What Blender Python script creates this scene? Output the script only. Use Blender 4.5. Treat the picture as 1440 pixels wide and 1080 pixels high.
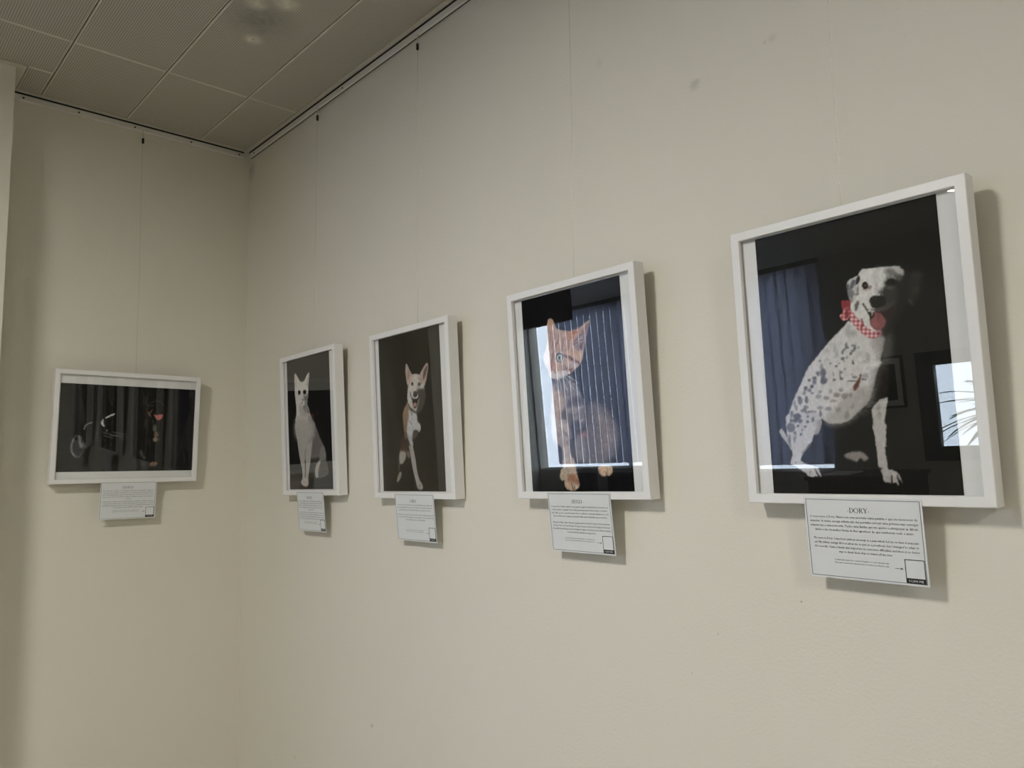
import bpy, bmesh, math, random
import numpy as np
from mathutils import Matrix, Vector

# ---------------------------------------------------------------- scene, camera, world, exposure
for o in list(bpy.data.objects):
    bpy.data.objects.remove(o)
scene = bpy.context.scene
C = scene.collection
scene.view_settings.view_transform = 'Standard'
scene.view_settings.look = 'None'
scene.view_settings.gamma = 1.0
scene.view_settings.use_curve_mapping = False
scene.view_settings.exposure = 0.0

CEIL = 3.064            # ceiling height
Y_OPP = -5.75           # opposite (window) wall
X_LEFT = -4.00          # far left wall
X_RIGHT = 7.2           # wall behind the camera

yaw, pitch, roll = math.radians(47.767), math.radians(6.295), math.radians(-1.063)
fwd = Vector((-math.sin(yaw)*math.cos(pitch), math.cos(yaw)*math.cos(pitch), math.sin(pitch)))
rt = Vector((math.cos(yaw), math.sin(yaw), 0)); up = rt.cross(fwd)
rt2 = rt*math.cos(roll) + up*math.sin(roll); up2 = up*math.cos(roll) - rt*math.sin(roll)
cam_d = bpy.data.cameras.new('camera'); cam = bpy.data.objects.new('camera', cam_d); C.objects.link(cam)
M = Matrix((rt2, up2, -fwd)).transposed().to_4x4(); M.translation = (3.3434, -1.4299, 1.60)
cam.matrix_world = M
cam_d.sensor_fit = 'HORIZONTAL'; cam_d.sensor_width = 36.0; cam_d.lens = 36.0*1090.69/1440.0
cam_d.clip_start = 0.02
scene.camera = cam

world = bpy.data.worlds.new('overcast_sky'); scene.world = world; world.use_nodes = True
wn = world.node_tree.nodes; wn['Background'].inputs[0].default_value = (0.74, 0.85, 1.0, 1); wn['Background'].inputs[1].default_value = 13.0

PANEL_L = 113.0         # radiance of the ceiling light panels
PANEL_COL = (1.0, 0.972, 0.912, 1)

# ---------------------------------------------------------------- materials
def lin(c):
    c = np.asarray(c, float)/255.0
    return np.where(c <= 0.04045, c/12.92, ((c+0.055)/1.055)**2.4)
def mat(name, col=(0.8, 0.8, 0.8), rough=0.6, spec=0.5, metal=0.0, bump=0.0, bscale=200.0, var=0.0, vscale=3.0):
    m = bpy.data.materials.new(name); m.use_nodes = True; nt = m.node_tree; b = nt.nodes['Principled BSDF']
    b.inputs['Base Color'].default_value = (*col, 1); b.inputs['Roughness'].default_value = rough
    b.inputs['Specular IOR Level'].default_value = spec; b.inputs['Metallic'].default_value = metal
    tc = nt.nodes.new('ShaderNodeTexCoord')
    if var > 0:
        n = nt.nodes.new('ShaderNodeTexNoise'); n.inputs['Scale'].default_value = vscale; n.inputs['Detail'].default_value = 5
        nt.links.new(tc.outputs['Object'], n.inputs['Vector'])
        mp = nt.nodes.new('ShaderNodeMapRange'); mp.inputs[3].default_value = 1-var; mp.inputs[4].default_value = 1+var
        nt.links.new(n.outputs['Fac'], mp.inputs[0])
        mx = nt.nodes.new('ShaderNodeVectorMath'); mx.operation = 'SCALE'; mx.inputs[0].default_value = col
        nt.links.new(mp.outputs[0], mx.inputs['Scale']); nt.links.new(mx.outputs[0], b.inputs['Base Color'])
    if bump > 0:
        n = nt.nodes.new('ShaderNodeTexNoise'); n.inputs['Scale'].default_value = bscale; n.inputs['Detail'].default_value = 3
        nt.links.new(tc.outputs['Object'], n.inputs['Vector'])
        bp = nt.nodes.new('ShaderNodeBump'); bp.inputs['Strength'].default_value = bump; bp.inputs['Distance'].default_value = 0.002
        nt.links.new(n.outputs['Fac'], bp.inputs['Height']); nt.links.new(bp.outputs[0], b.inputs['Normal'])
    return m
def smudges(m, base, spots, dark=0.82, stretch=(1, 1, 1)):
    """dirt marks with their own place and shape on a painted surface"""
    nt = m.node_tree; b = nt.nodes['Principled BSDF']
    src = b.inputs['Base Color'].links[0].from_socket if b.inputs['Base Color'].links else None
    geo = nt.nodes.new('ShaderNodeNewGeometry'); nz = nt.nodes.new('ShaderNodeTexNoise'); nz.inputs['Scale'].default_value = 45
    nt.links.new(geo.outputs['Position'], nz.inputs['Vector'])
    for (p, r, dk) in spots:
        d = nt.nodes.new('ShaderNodeVectorMath'); d.operation = 'DISTANCE'; d.inputs[1].default_value = p
        nt.links.new(geo.outputs['Position'], d.inputs[0])
        mr = nt.nodes.new('ShaderNodeMapRange'); mr.interpolation_type = 'SMOOTHSTEP'
        mr.inputs[1].default_value = 0; mr.inputs[2].default_value = r; mr.inputs[3].default_value = 1; mr.inputs[4].default_value = 0
        nt.links.new(d.outputs['Value'], mr.inputs[0])
        mu = nt.nodes.new('ShaderNodeMath'); mu.operation = 'MULTIPLY'; nt.links.new(mr.outputs[0], mu.inputs[0]); nt.links.new(nz.outputs['Fac'], mu.inputs[1])
        mix = nt.nodes.new('ShaderNodeMix'); mix.data_type = 'RGBA'
        nt.links.new(mu.outputs[0], mix.inputs[0])
        if src: nt.links.new(src, mix.inputs[6])
        else: mix.inputs[6].default_value = (*base, 1)
        mix.inputs[7].default_value = (base[0]*dk, base[1]*dk, base[2]*dk, 1)
        src = mix.outputs[2]
    if src: nt.links.new(src, b.inputs['Base Color'])
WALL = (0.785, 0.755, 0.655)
m_wall = mat('cream_wall_paint', WALL, 0.75, 0.25, bump=0.35, bscale=170, var=0.012, vscale=2.5)
m_wallR = mat('cream_wall_paint_marked', WALL, 0.75, 0.25, bump=0.35, bscale=170, var=0.012, vscale=2.5)
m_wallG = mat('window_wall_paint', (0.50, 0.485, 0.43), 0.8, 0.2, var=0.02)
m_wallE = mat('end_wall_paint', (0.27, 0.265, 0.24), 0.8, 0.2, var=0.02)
m_floor = mat('floor_vinyl', (0.42, 0.39, 0.34), 0.5, 0.4, var=0.08)
m_trim = mat('ceiling_angle_white', (0.60, 0.57, 0.49), 0.5, 0.4)
m_void = mat('ceiling_void', (0.03, 0.03, 0.03), 0.9, 0.1)
m_rail = mat('picture_rail_white', (0.72, 0.70, 0.64), 0.45, 0.5)
m_black = mat('black_plastic', (0.012, 0.012, 0.012), 0.5, 0.4)
m_screw = mat('dark_screw', (0.03, 0.03, 0.03), 0.5, 0.5)
m_frame = mat('white_lacquered_wood', (0.87, 0.865, 0.845), 0.35, 0.5, bump=0.06, bscale=60)
m_paper = mat('white_photo_paper', (0.90, 0.89, 0.875), 0.6, 0.3)
m_back = mat('brown_backing_board', (0.30, 0.21, 0.13), 0.8, 0.2, var=0.05)
m_card = mat('white_card', (0.77, 0.795, 0.80), 0.55, 0.35)
m_ink = mat('black_ink', (0.03, 0.03, 0.032), 0.7, 0.2)
m_inkg = mat('grey_small_print', (0.09, 0.09, 0.095), 0.7, 0.2)
m_felt = mat('felt_pad', (0.35, 0.33, 0.30), 0.9, 0.1)
m_dkwood = mat('dark_brown_wood', (0.030, 0.013, 0.009), 0.45, 0.4, var=0.15, vscale=6)
m_navy = mat('navy_upholstery', (0.012, 0.014, 0.024), 0.85, 0.2)
m_alu = mat('dark_window_metal', (0.02, 0.02, 0.022), 0.4, 0.5)
m_winw = mat('white_window_frame', (0.7, 0.7, 0.7), 0.4, 0.5)
m_leaf = mat('palm_leaf', (0.045, 0.12, 0.035), 0.5, 0.4, var=0.3, vscale=9)
m_pot = mat('grey_planter', (0.08, 0.08, 0.08), 0.7, 0.3)
m_screen = mat('screen_glass_off', (0.004, 0.004, 0.005), 0.25, 0.3)
m_ground = mat('pale_paving_outside', (0.35, 0.34, 0.32), 0.9, 0.2, var=0.1)

def glass_mat(name, ior=1.49, tint=(0.985, 0.99, 0.988)):
    m = bpy.data.materials.new(name); m.use_nodes = True; nt = m.node_tree; nt.nodes.clear()
    out = nt.nodes.new('ShaderNodeOutputMaterial'); mix = nt.nodes.new('ShaderNodeMixShader')
    tr = nt.nodes.new('ShaderNodeBsdfTransparent'); tr.inputs[0].default_value = (*tint, 1)
    gl = nt.nodes.new('ShaderNodeBsdfGlossy'); gl.inputs['Roughness'].default_value = 0.0
    fr = nt.nodes.new('ShaderNodeFresnel'); fr.inputs['IOR'].default_value = ior
    # the fresnel node flips the ratio inside the slab: both faces reflect like outer faces of a thin sheet
    geo = nt.nodes.new('ShaderNodeNewGeometry')
    m2 = nt.nodes.new('ShaderNodeMix'); m2.data_type = 'FLOAT'; m2.inputs[2].default_value = ior; m2.inputs[3].default_value = 1.0/ior
    nt.links.new(geo.outputs['Backfacing'], m2.inputs[0]); nt.links.new(m2.outputs[0], fr.inputs['IOR'])
    nt.links.new(fr.outputs[0], mix.inputs[0]); nt.links.new(tr.outputs[0], mix.inputs[1]); nt.links.new(gl.outputs[0], mix.inputs[2])
    nt.links.new(mix.outputs[0], out.inputs[0]); return m
m_glass = glass_mat('picture_glazing')
m_pane = glass_mat('window_pane')
def translucent_mat(name, dcol, tcol, fac):
    m = bpy.data.materials.new(name); m.use_nodes = True; nt = m.node_tree; nt.nodes.clear()
    out = nt.nodes.new('ShaderNodeOutputMaterial'); mix = nt.nodes.new('ShaderNodeMixShader'); mix.inputs[0].default_value = fac
    a = nt.nodes.new('ShaderNodeBsdfDiffuse'); a.inputs[0].default_value = (*dcol, 1)
    b = nt.nodes.new('ShaderNodeBsdfTranslucent'); b.inputs[0].default_value = (*tcol, 1)
    tc = nt.nodes.new('ShaderNodeTexCoord'); n = nt.nodes.new('ShaderNodeTexNoise'); n.inputs['Scale'].default_value = 90
    bp = nt.nodes.new('ShaderNodeBump'); bp.inputs['Strength'].default_value = 0.1
    nt.links.new(tc.outputs['Object'], n.inputs['Vector']); nt.links.new(n.outputs['Fac'], bp.inputs['Height']); nt.links.new(bp.outputs[0], a.inputs['Normal'])
    nt.links.new(a.outputs[0], mix.inputs[1]); nt.links.new(b.outputs[0], mix.inputs[2]); nt.links.new(mix.outputs[0], out.inputs[0]); return m
m_slat = translucent_mat('blue_grey_blind_fabric', (0.20, 0.21, 0.28), (0.34, 0.36, 0.48), 0.5)
def nylon_mat():
    m = bpy.data.materials.new('clear_nylon'); m.use_nodes = True; nt = m.node_tree; b = nt.nodes['Principled BSDF']
    b.inputs['Base Color'].default_value = (0.9, 0.88, 0.82, 1); b.inputs['Roughness'].default_value = 0.08
    b.inputs['Specular IOR Level'].default_value = 0.6; b.inputs['Alpha'].default_value = 0.10
    return m
m_nylon = nylon_mat()
def emit_mat(name, col, s):
    m = bpy.data.materials.new(name); m.use_nodes = True; nt = m.node_tree; nt.nodes.clear()
    out = nt.nodes.new('ShaderNodeOutputMaterial'); e = nt.nodes.new('ShaderNodeEmission')
    e.inputs[0].default_value = col; e.inputs[1].default_value = s; nt.links.new(e.outputs[0], out.inputs[0]); return m
m_panel = emit_mat('lit_light_panel', PANEL_COL, PANEL_L)
m_spot = emit_mat('lit_downlight', (1, .93, .82, 1), 60.0)

def ceiling_mat():
    base = (0.55, 0.525, 0.445)
    m = mat('perforated_metal_tile', base, 0.55, 0.3)
    nt = m.node_tree; b = nt.nodes['Principled BSDF']
    geo = nt.nodes.new('ShaderNodeNewGeometry'); sp = nt.nodes.new('ShaderNodeSeparateXYZ'); nt.links.new(geo.outputs['Position'], sp.inputs[0])
    def wave(sock, k):
        a = nt.nodes.new('ShaderNodeMath'); a.operation = 'MULTIPLY'; a.inputs[1].default_value = k; nt.links.new(sock, a.inputs[0])
        s = nt.nodes.new('ShaderNodeMath'); s.operation = 'SINE'; nt.links.new(a.outputs[0], s.inputs[0]); return s.outputs[0]
    k = math.pi/0.0075
    mu = nt.nodes.new('ShaderNodeMath'); mu.operation = 'MULTIPLY'
    nt.links.new(wave(sp.outputs[0], k), mu.inputs[0]); nt.links.new(wave(sp.outputs[1], k), mu.inputs[1])
    ab = nt.nodes.new('ShaderNodeMath'); ab.operation = 'ABSOLUTE'; nt.links.new(mu.outputs[0], ab.inputs[0])
    mr = nt.nodes.new('ShaderNodeMapRange'); mr.inputs[1].default_value = 0.35; mr.inputs[2].default_value = 0.55; mr.inputs[3].default_value = 0; mr.inputs[4].default_value = 1
    nt.links.new(ab.outputs[0], mr.inputs[0])
    mix = nt.nodes.new('ShaderNodeMix'); mix.data_type = 'RGBA'; mix.inputs[6].default_value = (*base, 1); mix.inputs[7].default_value = (0.28, 0.265, 0.22, 1)
    nt.links.new(mr.outputs[0], mix.inputs[0]); nt.links.new(mix.outputs[2], b.inputs['Base Color'])
    return m, base
m_flange = mat('tile_flange_plain', (0.64, 0.61, 0.525), 0.5, 0.4)
m_tile, tile_base = ceiling_mat()
smudges(m_tile, tile_base, [((1.06, -.43, CEIL), .16, .30), ((1.19, -.40, CEIL), .055, 1.9), ((1.13, -.47, CEIL), .05, 1.7), ((.93, -.395, CEIL), .045, 1.9), ((.93, -.395, CEIL), .008, .05)])
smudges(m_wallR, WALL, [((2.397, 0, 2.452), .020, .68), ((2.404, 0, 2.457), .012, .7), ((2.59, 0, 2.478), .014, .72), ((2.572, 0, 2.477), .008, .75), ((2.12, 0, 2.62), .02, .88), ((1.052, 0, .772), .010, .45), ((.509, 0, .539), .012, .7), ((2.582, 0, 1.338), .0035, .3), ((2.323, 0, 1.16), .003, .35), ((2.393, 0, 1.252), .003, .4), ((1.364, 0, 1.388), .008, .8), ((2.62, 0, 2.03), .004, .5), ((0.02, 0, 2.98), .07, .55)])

# ---------------------------------------------------------------- mesh helpers
def new_obj(name, verts, faces, m, parent=None, smooth=False):
    me = bpy.data.meshes.new(name); me.from_pydata(verts, [], faces); me.update()
    bm = bmesh.new(); bm.from_mesh(me); bmesh.ops.recalc_face_normals(bm, faces=bm.faces); bm.to_mesh(me); bm.free()
    if m: me.materials.append(m)
    if smooth:
        for p in me.polygons: p.use_smooth = True
    o = bpy.data.objects.new(name, me); C.objects.link(o)
    if parent: o.parent = parent
    return o
BF = [(0, 1, 2, 3), (7, 6, 5, 4), (0, 4, 5, 1), (1, 5, 6, 2), (2, 6, 7, 3), (3, 7, 4, 0)]
def boxvf(x0, x1, y0, y1, z0, z1):
    return [(x0, y0, z0), (x1, y0, z0), (x1, y1, z0), (x0, y1, z0), (x0, y0, z1), (x1, y0, z1), (x1, y1, z1), (x0, y1, z1)], BF
def merged(parts):
    V, Fc = [], []
    for v, f in parts:
        n = len(V); V += list(v); Fc += [tuple(i+n for i in q) for q in f]
    return V, Fc
def box(name, x0, x1, y0, y1, z0, z1, m, parent=None, bevel=0.0):
    o = new_obj(name, *boxvf(x0, x1, y0, y1, z0, z1), m, parent)
    if bevel > 0:
        bm = bmesh.new(); bm.from_mesh(o.data)
        bmesh.ops.bevel(bm, geom=list(bm.edges), offset=bevel, segments=2, affect='EDGES', profile=0.5)
        bm.to_mesh(o.data); bm.free()
    return o
def tubevf(pts, rad, n=8, cap=True):
    V, Fc = [], []; pts = [Vector(p) for p in pts]
    rads = rad if isinstance(rad, (list, tuple)) else [rad]*len(pts)
    for i, p in enumerate(pts):
        d = (pts[min(i+1, len(pts)-1)] - pts[max(i-1, 0)]).normalized()
        a = d.orthogonal().normalized() if i == 0 else (a - d*a.dot(d)).normalized()
        b = d.cross(a)
        for k in range(n):
            t = 2*math.pi*k/n; V.append(tuple(p + (a*math.cos(t) + b*math.sin(t))*rads[i]))
    for i in range(len(pts)-1):
        for k in range(n):
            Fc.append((i*n+k, i*n+(k+1) % n, (i+1)*n+(k+1) % n, (i+1)*n+k))
    if cap:
        Fc.append(tuple(range(n))); Fc.append(tuple((len(pts)-1)*n + k for k in range(n)))
    return V, Fc
def tube(name, pts, rad, m, parent=None, n=8): return new_obj(name, *tubevf(pts, rad, n), m, parent, smooth=True)
def empty(name, mw=None):
    o = bpy.data.objects.new(name, None); C.objects.link(o); o.empty_display_size = 0.05
    if mw is not None: o.matrix_world = mw
    return o
def tag(o, label, cat, group=None):
    o['label'] = label; o['category'] = cat
    if group: o['group'] = group
    return o
def struct(o): o['kind'] = 'structure'; return o

# ---------------------------------------------------------------- room shell
struct(box('wall_right', 0, X_RIGHT, 0, .15, 0, CEIL+.12, m_wallR))
struct(box('wall_back', -.15, 0, -.96, .15, 0, CEIL+.12, m_wall))
struct(box('wall_pier', -.15, .219, -1.45, -.96, 0, CEIL+.12, m_wall))
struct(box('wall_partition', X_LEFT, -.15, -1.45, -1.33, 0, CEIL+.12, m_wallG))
struct(box('floor', X_LEFT, X_RIGHT, Y_OPP, 0, -.12, 0, m_floor))
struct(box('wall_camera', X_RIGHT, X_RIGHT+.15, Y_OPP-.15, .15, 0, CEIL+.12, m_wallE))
WA = (X_LEFT+.02, -.03, 1.058, 3.0)       # blind window: x0 x1 z0 z1
WB = (.86, 1.62, 1.22, 1.97)             # plant window
y0, y1 = Y_OPP-.15, Y_OPP
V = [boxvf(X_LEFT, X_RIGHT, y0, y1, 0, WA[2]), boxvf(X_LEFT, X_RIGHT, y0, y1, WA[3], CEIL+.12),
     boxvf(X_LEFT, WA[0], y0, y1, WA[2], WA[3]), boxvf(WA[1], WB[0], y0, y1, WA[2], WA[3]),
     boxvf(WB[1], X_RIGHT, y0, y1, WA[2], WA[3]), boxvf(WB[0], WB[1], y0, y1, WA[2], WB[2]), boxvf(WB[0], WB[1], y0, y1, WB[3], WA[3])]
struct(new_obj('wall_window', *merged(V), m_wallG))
# left wall with a high window
WC = (-5.52, -4.4, 2.58, 2.85)
V = [boxvf(X_LEFT-.15, X_LEFT, Y_OPP-.15, -1.33, 0, WC[2]), boxvf(X_LEFT-.15, X_LEFT, Y_OPP-.15, -1.33, WC[3], CEIL+.12),
     boxvf(X_LEFT-.15, X_LEFT, Y_OPP-.15, WC[0], WC[2], WC[3]), boxvf(X_LEFT-.15, X_LEFT, WC[1], -1.33, WC[2], WC[3])]
struct(new_obj('wall_left', *merged(V), m_wallG))
def window(n, rects, pane):
    w = empty(f'window_{n}'); w['kind'] = 'structure'
    for r in rects: box('window_frame', *r[:6], r[6], w, .004)
    for p in pane: box('pane', *p, m_pane, w)
    return w
a, b, c, d = WA; f = .04
rects = [(a, b, y0+.03, y0+.09, c, c+f*.4, m_winw), (a, b, y0+.03, y0+.09, d-f, d, m_winw), (b-f, b, y0+.03, y0+.09, c, d, m_winw)]
for x in (-2.55, -1.25): rects.append((x, x+f, y0+.03, y0+.09, c, d, m_winw))
window(1, rects, [(-3.895, -2.545, y0+.055, y0+.061, c+.01, d-.02), (-2.515, -1.245, y0+.055, y0+.061, c+.01, d-.02), (-1.215, -.05, y0+.055, y0+.061, c+.01, d-.02)])
a, b, c, d = WB
window(2, [(a-.09, a+.05, y0+.1, y1+.02, c-.09, d+.09, m_alu), (b-.05, b+.09, y0+.1, y1+.02, c-.09, d+.09, m_alu),
           (a, b, y0+.1, y1+.02, c-.09, c+.03, m_alu), (a, b, y0+.1, y1+.02, d-.03, d+.09, m_alu)], [(a+.03, b-.03, y0+.12, y0+.126, c+.02, d-.02)])
a, b, c, d = WC
window(3, [(X_LEFT-.12, X_LEFT-.05, a, b, c, c+.03, m_winw), (X_LEFT-.12, X_LEFT-.05, a, b, d-.03, d, m_winw), (X_LEFT-.12, X_LEFT-.05, a, a+.03, c, d, m_winw), (X_LEFT-.12, X_LEFT-.05, b-.03, b, c, d, m_winw)],
       [(X_LEFT-.09, X_LEFT-.084, a+.02, b-.02, c+.02, d-.02)])
struct(box('ground_outside', -9, 9, -14, Y_OPP-.16, -.3, -.13, m_ground))

# ---------------------------------------------------------------- ceiling: void slab, perforated tiles, perimeter angle
ceil = struct(box('ceiling', X_LEFT-.15, X_RIGHT+.15, Y_OPP-.15, .15, CEIL+.05, CEIL+.12, m_void))
TW, TL = .3045, 1.2
ylines = [-.030] + [-.236 - TW*i for i in range(0, 18)] + [Y_OPP+.03]
xlines = [X_LEFT+.03, -3.0, -1.8, -.6, .525, 1.725, 2.925, 4.125, 5.325, 6.525, X_RIGHT-.03]
LIGHTS = [((1.92, 2.22), (-2.68, -2.06)), ((5.45, 5.75), (-2.68, -2.06))]
tiles = {}
def tile_mesh(w, l):
    key = (round(w, 3), round(l, 3))
    if key not in tiles:
        g, bv, t = .0014, .0052, .014
        ring = lambda i, z: [(-l/2+i, -w/2+i+ (g if 1 else 0), z), (l/2-i, -w/2+i+g, z), (l/2-i, w/2-i-g, z), (-l/2+i, w/2-i-g, z)]
        V = ring(.0006, t) + ring(.0006, bv*.55) + ring(bv, 0)
        Fc = [(0, 1, 5, 4), (1, 2, 6, 5), (2, 3, 7, 6), (3, 0, 4, 7), (4, 5, 9, 8), (5, 6, 10, 9), (6, 7, 11, 10), (7, 4, 8, 11), (8, 9, 10, 11), (3, 2, 1, 0)]
        o = new_obj('ceiling_tile', V, Fc, m_tile, ceil); o.data.materials.append(m_flange)
        for p in o.data.polygons:
            if abs(p.normal.z) < .98: p.material_index = 1
        tiles[key] = o.data; return o
    o = bpy.data.objects.new('ceiling_tile', tiles[key]); C.objects.link(o); o.parent = ceil; return o
ys = sorted(ylines); xs = sorted(xlines)
for j in range(len(ys)-1):
    w = ys[j+1]-ys[j]
    if w < .02: continue
    for i in range(len(xs)-1):
        segs = [(xs[i], xs[i+1])]
        yc = (ys[j]+ys[j+1])/2
        if yc > -1.45 and xs[i+1] < .02: continue
        if yc > -.99 and xs[i] < .03: segs = [(.03, xs[i+1])]
        elif yc > -1.48 and xs[i] < .24: segs = [(.25, xs[i+1])]
        for lx, ly in LIGHTS:
            if ys[j] < ly[1] - .05 and ys[j+1] > ly[0] + .05:
                ns = []
                for s0, s1 in segs:
                    if s0 < lx[0] < s1 or s0 < lx[1] < s1:
                        if lx[0]-s0 > .02: ns.append((s0, lx[0]))
                        if s1-lx[1] > .02: ns.append((lx[1], s1))
                    else: ns.append((s0, s1))
                segs = ns
        for s0, s1 in segs:
            if s1-s0 < .03: continue
            o = tile_mesh(w, s1-s0); o.location = ((s0+s1)/2, yc, CEIL)
o = tile_mesh(.083, .217); o.location = (.1395, -.887, CEIL)
n_trim = 0
def angle(x0, x1, y0_, y1_):
    global n_trim; n_trim += 1
    struct(box(f'trim_{n_trim}', x0, x1, y0_, y1_, CEIL-.0015, CEIL+.012, m_trim, None, .0008))
angle(0, X_RIGHT, -.031, -.0160); angle(.0175, .031, -.93, -.031); angle(.0005, .247, -.959, -.93); angle(.2195, .247, -1.45, -.959)
angle(X_LEFT, X_RIGHT, Y_OPP, Y_OPP+.031)

# ---------------------------------------------------------------- ceiling luminaires
def light_panel(lx, ly, label):
    t = tag(empty('ceiling_light', Matrix.Translation(((lx[0]+lx[1])/2, (ly[0]+ly[1])/2, CEIL))), label, 'light', 'recessed ceiling light panels')
    w, l = (lx[1]-lx[0])/2, (ly[1]-ly[0])/2
    for s in (-1, 1):
        box('light_frame', s*w-.012 if s > 0 else -w, w if s > 0 else -w+.012, -l, l, -.004, .03, m_rail, t)
        box('light_frame', -w, w, l-.012 if s > 0 else -l, l if s > 0 else -l+.012, -.004, .03, m_rail, t)
    box('diffuser', -w+.012, w-.012, -l+.012, l-.012, .006, .03, m_panel, t)
    return t
light_panel(*LIGHTS[0], 'rectangular recessed ceiling light panel in front of the framed portraits')
light_panel(*LIGHTS[1], 'rectangular recessed ceiling light panel nearest the bare end wall')
t = tag(empty('ceiling_downlight', Matrix.Translation((1.62, -4.42, CEIL))), 'small round ceiling downlight in front of the blind window', 'light')
new_obj('trim_ring', *merged([tubevf([(.05*math.cos(a_), .05*math.sin(a_), -.002) for a_ in np.linspace(0, 2*math.pi, 25)], .006, 6)]), m_rail, t, True)
new_obj('lens', *tubevf([(0, 0, -.003), (0, 0, .02)], .045, 20), m_spot, t)
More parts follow.
